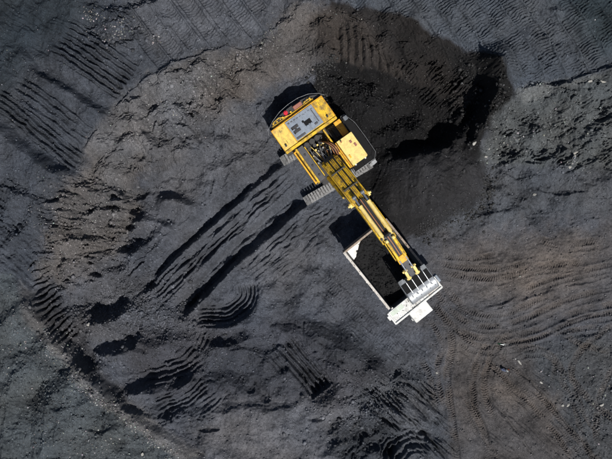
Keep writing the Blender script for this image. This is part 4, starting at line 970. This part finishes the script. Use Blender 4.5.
# canopy over the cab
can = MB().plan([(3.98,-3.45),(5.42,-3.45),(5.42,3.12),(3.98,3.12)], 5.15, 5.25, .03)
can.box(5.30,5.52,-3.5,3.14,5.12,5.42,.03).box(3.9,4.02,-3.4,3.1,4.85,5.32,.02)
for y in (-2.3,-1.1,.1,1.3,2.3): can.box(4.0,5.3,y-.04,y+.04,5.25,5.31,.01)
can.box(3.92,5.5,-3.62,-3.44,5.1,5.36,.03).box(4.2,4.75,-3.85,-3.6,5.05,5.3,.03).box(3.92,5.5,3.1,3.24,5.1,5.36,.03)
can = can.build('canopy', M['white'], dump)
MB().box(4.03,4.55,-3.3,-1.6,5.255,5.30,.01).build('canopy_patch', M['green'], can)
MB().box(4.1,5.2,1.5,2.9,5.255,5.285,.01).build('canopy_patch', M['beige'], can)
MB().box(4.0,5.3,1.45,1.55,5.3,5.38,.02).box(4.6,4.68,1.5,3.0,5.3,5.36,.02).box(5.0,5.06,1.5,3.0,5.3,5.36,.02).build('canopy_strut', M['rust'], can)
# chassis, wheels, nose
MB().box(-4.2,5.3,-1.0,-.65,1.3,1.95,.05).box(-4.2,5.3,.65,1.0,1.3,1.95,.05).box(-3,-2.6,-1,1,1.4,1.8,.03).box(1,1.4,-1,1,1.4,1.8,.03).build('chassis', M['dark'], TK)
MB().cyl((-2.2,-2.0,1.3),(-2.2,2.0,1.3),.42,16).build('rear_axle', M['dark'], TK, True)
MB().cyl((3.75,-2.0,1.3),(3.75,2.0,1.3),.3,16).build('front_axle', M['dark'], TK, True)
def wheel(x, y, w_):
    g = MB(); n = 36; prof = [(.62,-w_/2),(1.1,-w_/2),(1.26,-w_/2+.08),(1.31,-w_/4),(1.31,w_/4),(1.26,w_/2-.08),(1.1,w_/2),(.62,w_/2)]
    vs = [[g.bm.verts.new((x+r*math.sin(2*math.pi*i/n), y+o, 1.31+r*math.cos(2*math.pi*i/n))) for r, o in prof] for i in range(n)]
    for i in range(n):
        for k in range(len(prof)): g.bm.faces.new([vs[i][k], vs[(i+1)%n][k], vs[(i+1)%n][(k+1)%len(prof)], vs[i][(k+1)%len(prof)]])
    for i in range(n):
        a = 2*math.pi*(i+.5)/n
        for sgn in (-1, 1): g.cyl((x+1.30*math.sin(a), y+sgn*.05, 1.31+1.30*math.cos(a)), (x+1.28*math.sin(a+.08), y+sgn*w_*.46, 1.31+1.28*math.cos(a+.08)), .04, 4)
    t = g.build('wheel', M['rubber'], TK)
    MB().cyl((x,y-w_*.3,1.31),(x,y+w_*.3,1.31),.64,24).cyl((x,y-w_*.42,1.31),(x,y+w_*.42,1.31),.25,16).build('wheel_rim', M['white'], t, True)
for y in (-2.75,-1.85,1.85,2.75): wheel(-2.2, y*.96, .74)
for y in (-2.45, 2.45): wheel(3.75, y, .8)
MB().box(2.95,5.4,-3.0,3.0,2.72,2.84,.02).build('front_deck', M['white'], TK)
MB().box(4.0,5.1,2.95,3.72,3.2,3.35,.04).box(4.1,5.0,3.2,3.68,3.35,3.9,.05).build('air_cleaner', M['deck'], TK)
tc = MB().prism([(4.05,2.85),(5.35,2.85),(5.45,3.6),(5.25,4.75),(4.05,4.75)], 1.15, 2.8, .05).build('driver_cab', M['white'], TK)
MB().box(5.30,5.42,1.35,2.6,3.7,4.5,.01).build('windscreen', M['glass'], tc)
MB().box(4.25,5.0,2.79,2.82,3.7,4.5,.01).build('side_window', M['glass'], tc)
nose = MB().box(5.15,6.98,-1.62,.82,1.5,4.35,.06).build('engine_hood', M['white'], TK)
m = MB()
for i in range(9): m.box(6.98,7.02,-1.4,.6,1.8+.25*i,1.9+.25*i,.01)
m.build('radiator_grille', M['dark'], nose)
for y in (-1.45,.65):
    MB().cyl((6.98,y,1.7),(7.05,y,1.7),.13,14).build('headlight', M['lamp'], nose, True)
MB().box(5.5,6.7,-1.3,.5,4.35,4.40,.02).box(5.6,5.7,-1.58,.78,4.36,4.43,.01).build('hood_cover', M['white'], nose)
m = MB()
for i in range(7): m.box(5.5,5.8,-2.6,-2.1,.7+.32*i,.74+.32*i,.01)
m.tube([(5.55,-2.62,.6),(5.45,-2.62,3.4)], .03); m.tube([(5.55,-2.08,.6),(5.45,-2.08,3.4)], .03)
m.build('access_ladder', M['greyrail'], TK)
MB().box(6.7,7.06,-1.7,.9,.9,1.45,.05).build('bumper', M['white'], TK)
# the load
nx_, ny_ = 120, 84; X, Y = np.meshgrid(np.linspace(-4.42, 3.84, nx_), np.linspace(-2.98, 2.98, ny_))
edge = (X + 4.45) + .62*np.maximum(0, -(Y + 0.2)) * 0
tri = np.clip(1.5 - (X + 4.42) * 1.0 - np.clip((Y + 2.8) * .62, 0, 9), -5, 2)         # bare corner at the tail
Z = 3.1 + .8*np.exp(-((X-2.0)/1.5)**2 - ((Y+.4)/1.4)**2) + .7*np.exp(-((X+1.0)/1.4)**2 - ((Y-.3)/1.5)**2) + .4*fbm(X*10+50, Y*10+50, 11, 5, 5, gain=.6) + .10*fbm(X*10, Y*10, 2.5, 3, 6)
Z = Z + .55*np.clip((-1.6 - X)/2.4, 0, 1) - .2*np.clip(np.abs(Y)-2.2, 0, 1)
Z = np.maximum(Z, 2.5 + .12 + .92*np.clip((-1.2-X)/3.3, 0, 1) + .04*fbm(X*10, Y*10, 4, 3, 8))
Z = np.where(tri > 0, Z - tri*2.2, Z)
hw = 2.55 + (Z-2.6)*.19 - .0
Yc = Y / 2.98 * np.clip(hw, 2.5, 2.98)
cl = np.stack([X, Yc, Z], -1).reshape(-1, 3).astype(f32); ii = np.arange(nx_*ny_).reshape(ny_, nx_)
qq = np.stack([ii[:-1,:-1], ii[:-1,1:], ii[1:,1:], ii[1:,:-1]], -1).reshape(-1, 4)
ns = 1500; sx_ = np.concatenate([RNG.uniform(-4.3, 3.7, 1150), RNG.uniform(4.02, 5.25, 250), RNG.uniform(-4.4, 3.8, 100)]); sy_ = np.concatenate([RNG.uniform(-2.6, 2.6, 1150), RNG.uniform(-3.3, 3.0, 250), RNG.choice([-3.05, 3.04], 100)])
gi = np.clip(((sx_+4.42)/8.26*(nx_-1)).astype(int), 0, nx_-1); gj = np.clip(((sy_+2.98)/5.96*(ny_-1)).astype(int), 0, ny_-1)
sr_ = .02 + .13*RNG.random(ns)**3; sr_[1150:] *= .42
sz_ = np.where(np.arange(ns) < 1150, Z[gj, gi], np.where(np.arange(ns) < 1400, 5.26, 5.0)); ok_ = (tri[gj, gi] < 0) | (np.arange(ns) >= 1150)
sx_, sy_, sr_, sz_ = sx_[ok_], sy_[ok_], sr_[ok_], sz_[ok_]; ns = len(sx_)
vv = np.array(TPL)[RNG.integers(0, 12, ns)] * sr_[:, None, None] + np.stack([sx_, sy_, sz_ + sr_*.2], -1)[:, None, :]
cl = np.concatenate([cl, vv.reshape(-1, 3)]).astype(f32)
tf = (IF[None] + (nx_*ny_ + np.arange(ns)*len(IV))[:, None, None]).reshape(-1, 3)
qq = np.concatenate([qq[:, [0, 1, 2]], qq[:, [0, 2, 3]], tf])
o = bpy.data.objects.new('coal_load', np_mesh('coal_load', cl, qq, smooth=True)); C.objects.link(o); o.data.materials.append(M['coal'])
o.location = TK.location; o.rotation_euler = TK.rotation_euler
tagit(o, 'black coal filling the open bed of the white truck', 'coal load', None, 'stuff')

# ------------------------------------------------------------------ single boulders and scraps
def at(u, v, dz=0):
    j, i = ground_z(u, v); k = float(K[j, i]); return ((u-306)*k, (229.5-v)*k, float(Hh[j, i]) + dz)
def boulder(u, v, sx, sy, sz, rz, label, seed, group=None, mat='rock'):
    t = bmesh.new(); bmesh.ops.create_icosphere(t, subdivisions=3, radius=1); rr = random.Random(seed)
    ax = [Vector((rr.gauss(0,1), rr.gauss(0,1), rr.gauss(0,1))).normalized() for _ in range(11)]; cut = [rr.uniform(.55,.85) for _ in ax]
    for vv in t.verts:
        for a, c in zip(ax, cut):
            d = vv.co.dot(a)
            if d > c: vv.co -= a * (d - c) * .9
        vv.co = Vector((vv.co.x*sx, vv.co.y*sy, vv.co.z*sz)) * (1 + rr.uniform(-.03,.03))
    g = MB(); g.join(t); o = g.build('boulder', M[mat]); o.location = at(u, v, sz*.25); o.rotation_euler = (0, 0, rz)
    return tagit(o, label, 'rock', group)
RO = 'pale boulders on the right bench'
boulder(575,153,.42,.22,.22,.5,'pale pointed boulder at the top of the rock cluster on the right bench',1,RO)
boulder(571,158,.40,.16,.18,1.0,'long pale rock lying below the pointed boulder on the right bench',2,RO)
boulder(566,168,.22,.16,.15,.2,'small pale rock at the foot of the dark scarp on the right bench',3,RO)
boulder(600,82,.62,.16,.2,-.15,'longest white rock on the crest of the right bench',4,RO)
boulder(587,83,.30,.14,.15,.2,'small white rock left of the longest crest rock',5,RO)
boulder(467,147,.30,.20,.2,.8,'white rock at the left tip of the right bench beside black coal',6,RO)
boulder(482,158,.26,.18,.2,.1,'white rock on the rim between coal apron and grey bench',7,RO)
boulder(92,323,.34,.28,.25,.4,'pale block standing below the dark bucket bite at left',9)
boulder(143,453,.26,.22,.2,.4,'pale block near the bottom edge on the lower left bench',10)
boulder(532,195,.24,.2,.2,.4,'small grey boulder on the flat floor below the right bench',11)
boulder(568,405,.30,.2,.2,1.0,'upright pale slab in the rutted lower right corner',12,'pale slabs in the lower right ruts')
boulder(562,405,.22,.18,.15,1.4,'smaller pale slab left of the upright one in the lower right ruts',13,'pale slabs in the lower right ruts')
boulder(519,362,.42,.13,.12,-.9,'long white slab between two wheel ruts at lower right',14,'pale slabs in the lower right ruts')
boulder(540,382,.28,.12,.12,-.6,'thin white slab along the rut at lower right',15,'pale slabs in the lower right ruts')
boulder(602,405,.28,.2,.15,.6,'white slab nearest the right edge of the rutted ground',16,'pale slabs in the lower right ruts')
boulder(437,398-25,.18,.12,.1,.2,'small white chip on the dark ground left of the brown ruts',17)
boulder(424,390,.2,.14,.12,.2,'white chip on the scratched ground at lower middle right',18)
boulder(482,106,.10,.08,.08,.2,'tiny white stone on the shaded black coal face',19)
def scrap(name, u, v, poly, mat, label, cat, amp=.08, seed=1, parts=()):
    """crumpled sheet: a thick, buckled outline"""
    root = empty(name, at(u, v, .06)); tagit(root, label, cat)
    for nm, pg, mt in [('sheet', poly, mat)] + list(parts):
        t = bmesh.new(); n = len(pg); cx = sum(p[0] for p in pg)/n; cy = sum(p[1] for p in pg)/n
        rr = random.Random(seed + len(nm)); rings = []
        for q in (1.0, .6, .25): rings.append([t.verts.new((cx+(x-cx)*q, cy+(y-cy)*q, rr.uniform(0, amp)*2)) for x, y in pg])
        for a, b_ in zip(rings, rings[1:]):
            for i in range(n): t.faces.new([a[i], a[(i+1)%n], b_[(i+1)%n], b_[i]])
        t.faces.new(rings[-1])
        ge = bmesh.ops.solidify(t, geom=t.faces[:], thickness=.03)
        g = MB(); g.join(t); g.build(nm, M[mt], root)
scrap('crumpled_wrap', 504, 345, [(-.5,.08),(-.15,.12),(.2,.2),(.5,.15),(.55,-.1),(.25,-.2),(-.1,-.06)], 'scrapw', 'crumpled white wrap on the brown wheel ruts at right', 'plastic wrap', .1, 1,
  [('tie_strip', [(-.9,.22),(-.5,.2),(-.1,.1),(-.15,.0),(-.6,.08)], 'scrapg')])
scrap('discarded_bag', 504, 370, [(-.45,.2),(-.1,.25),(.15,.05),(.3,-.15),(.0,-.2),(-.3,-.05)], 'scrapb', 'blue-grey torn bag lying on the brown ground at right', 'bag', .12, 3,
  [('white_corner', [(.15,.1),(.45,.0),(.5,-.2),(.3,-.22),(.2,-.1)], 'scrapw'), ('rag_end', [(.4,.2),(.6,.15),(.62,-.02),(.48,.0)], 'scrapo')])
SKYK = .05; SUNK = 4.2; EXPO = 0.2
# ------------------------------------------------------------------ light and camera
sc = bpy.context.scene
w = bpy.data.worlds.new('World'); sc.world = w; w.use_nodes = True
sun_el = math.radians(57); SD = Vector((.46 * math.cos(sun_el), -.886 * math.cos(sun_el), math.sin(sun_el))).normalized()
sky = w.node_tree.nodes.new('ShaderNodeTexSky'); sky.sky_type = 'NISHITA'; sky.sun_disc = False
sky.sun_elevation = sun_el; sky.sun_rotation = math.atan2(SD.x, SD.y)
bg = w.node_tree.nodes['Background']; bg.inputs[1].default_value = SKYK
w.node_tree.links.new(sky.outputs[0], bg.inputs[0])
sl_ = bpy.data.lights.new('sun', 'SUN'); sl_.energy = SUNK; sl_.angle = math.radians(.5); sl_.color = (1, .965, .92)
so = bpy.data.objects.new('sun', sl_); C.objects.link(so); so.rotation_euler = SD.to_track_quat('Z', 'Y').to_euler(); so.location = SD * 120
cam = bpy.data.cameras.new('camera'); co_ = bpy.data.objects.new('camera', cam); C.objects.link(co_)
co_.location = (0, 0, CAMH); cam.sensor_width = 36; cam.lens = 36 / (2 * (306 * S) / CAMH); cam.clip_end = 2000
sc.camera = co_
sc.view_settings.view_transform = 'Standard'; sc.view_settings.look = 'None'; sc.view_settings.gamma = 1; sc.view_settings.use_curve_mapping = False
sc.view_settings.exposure = EXPO
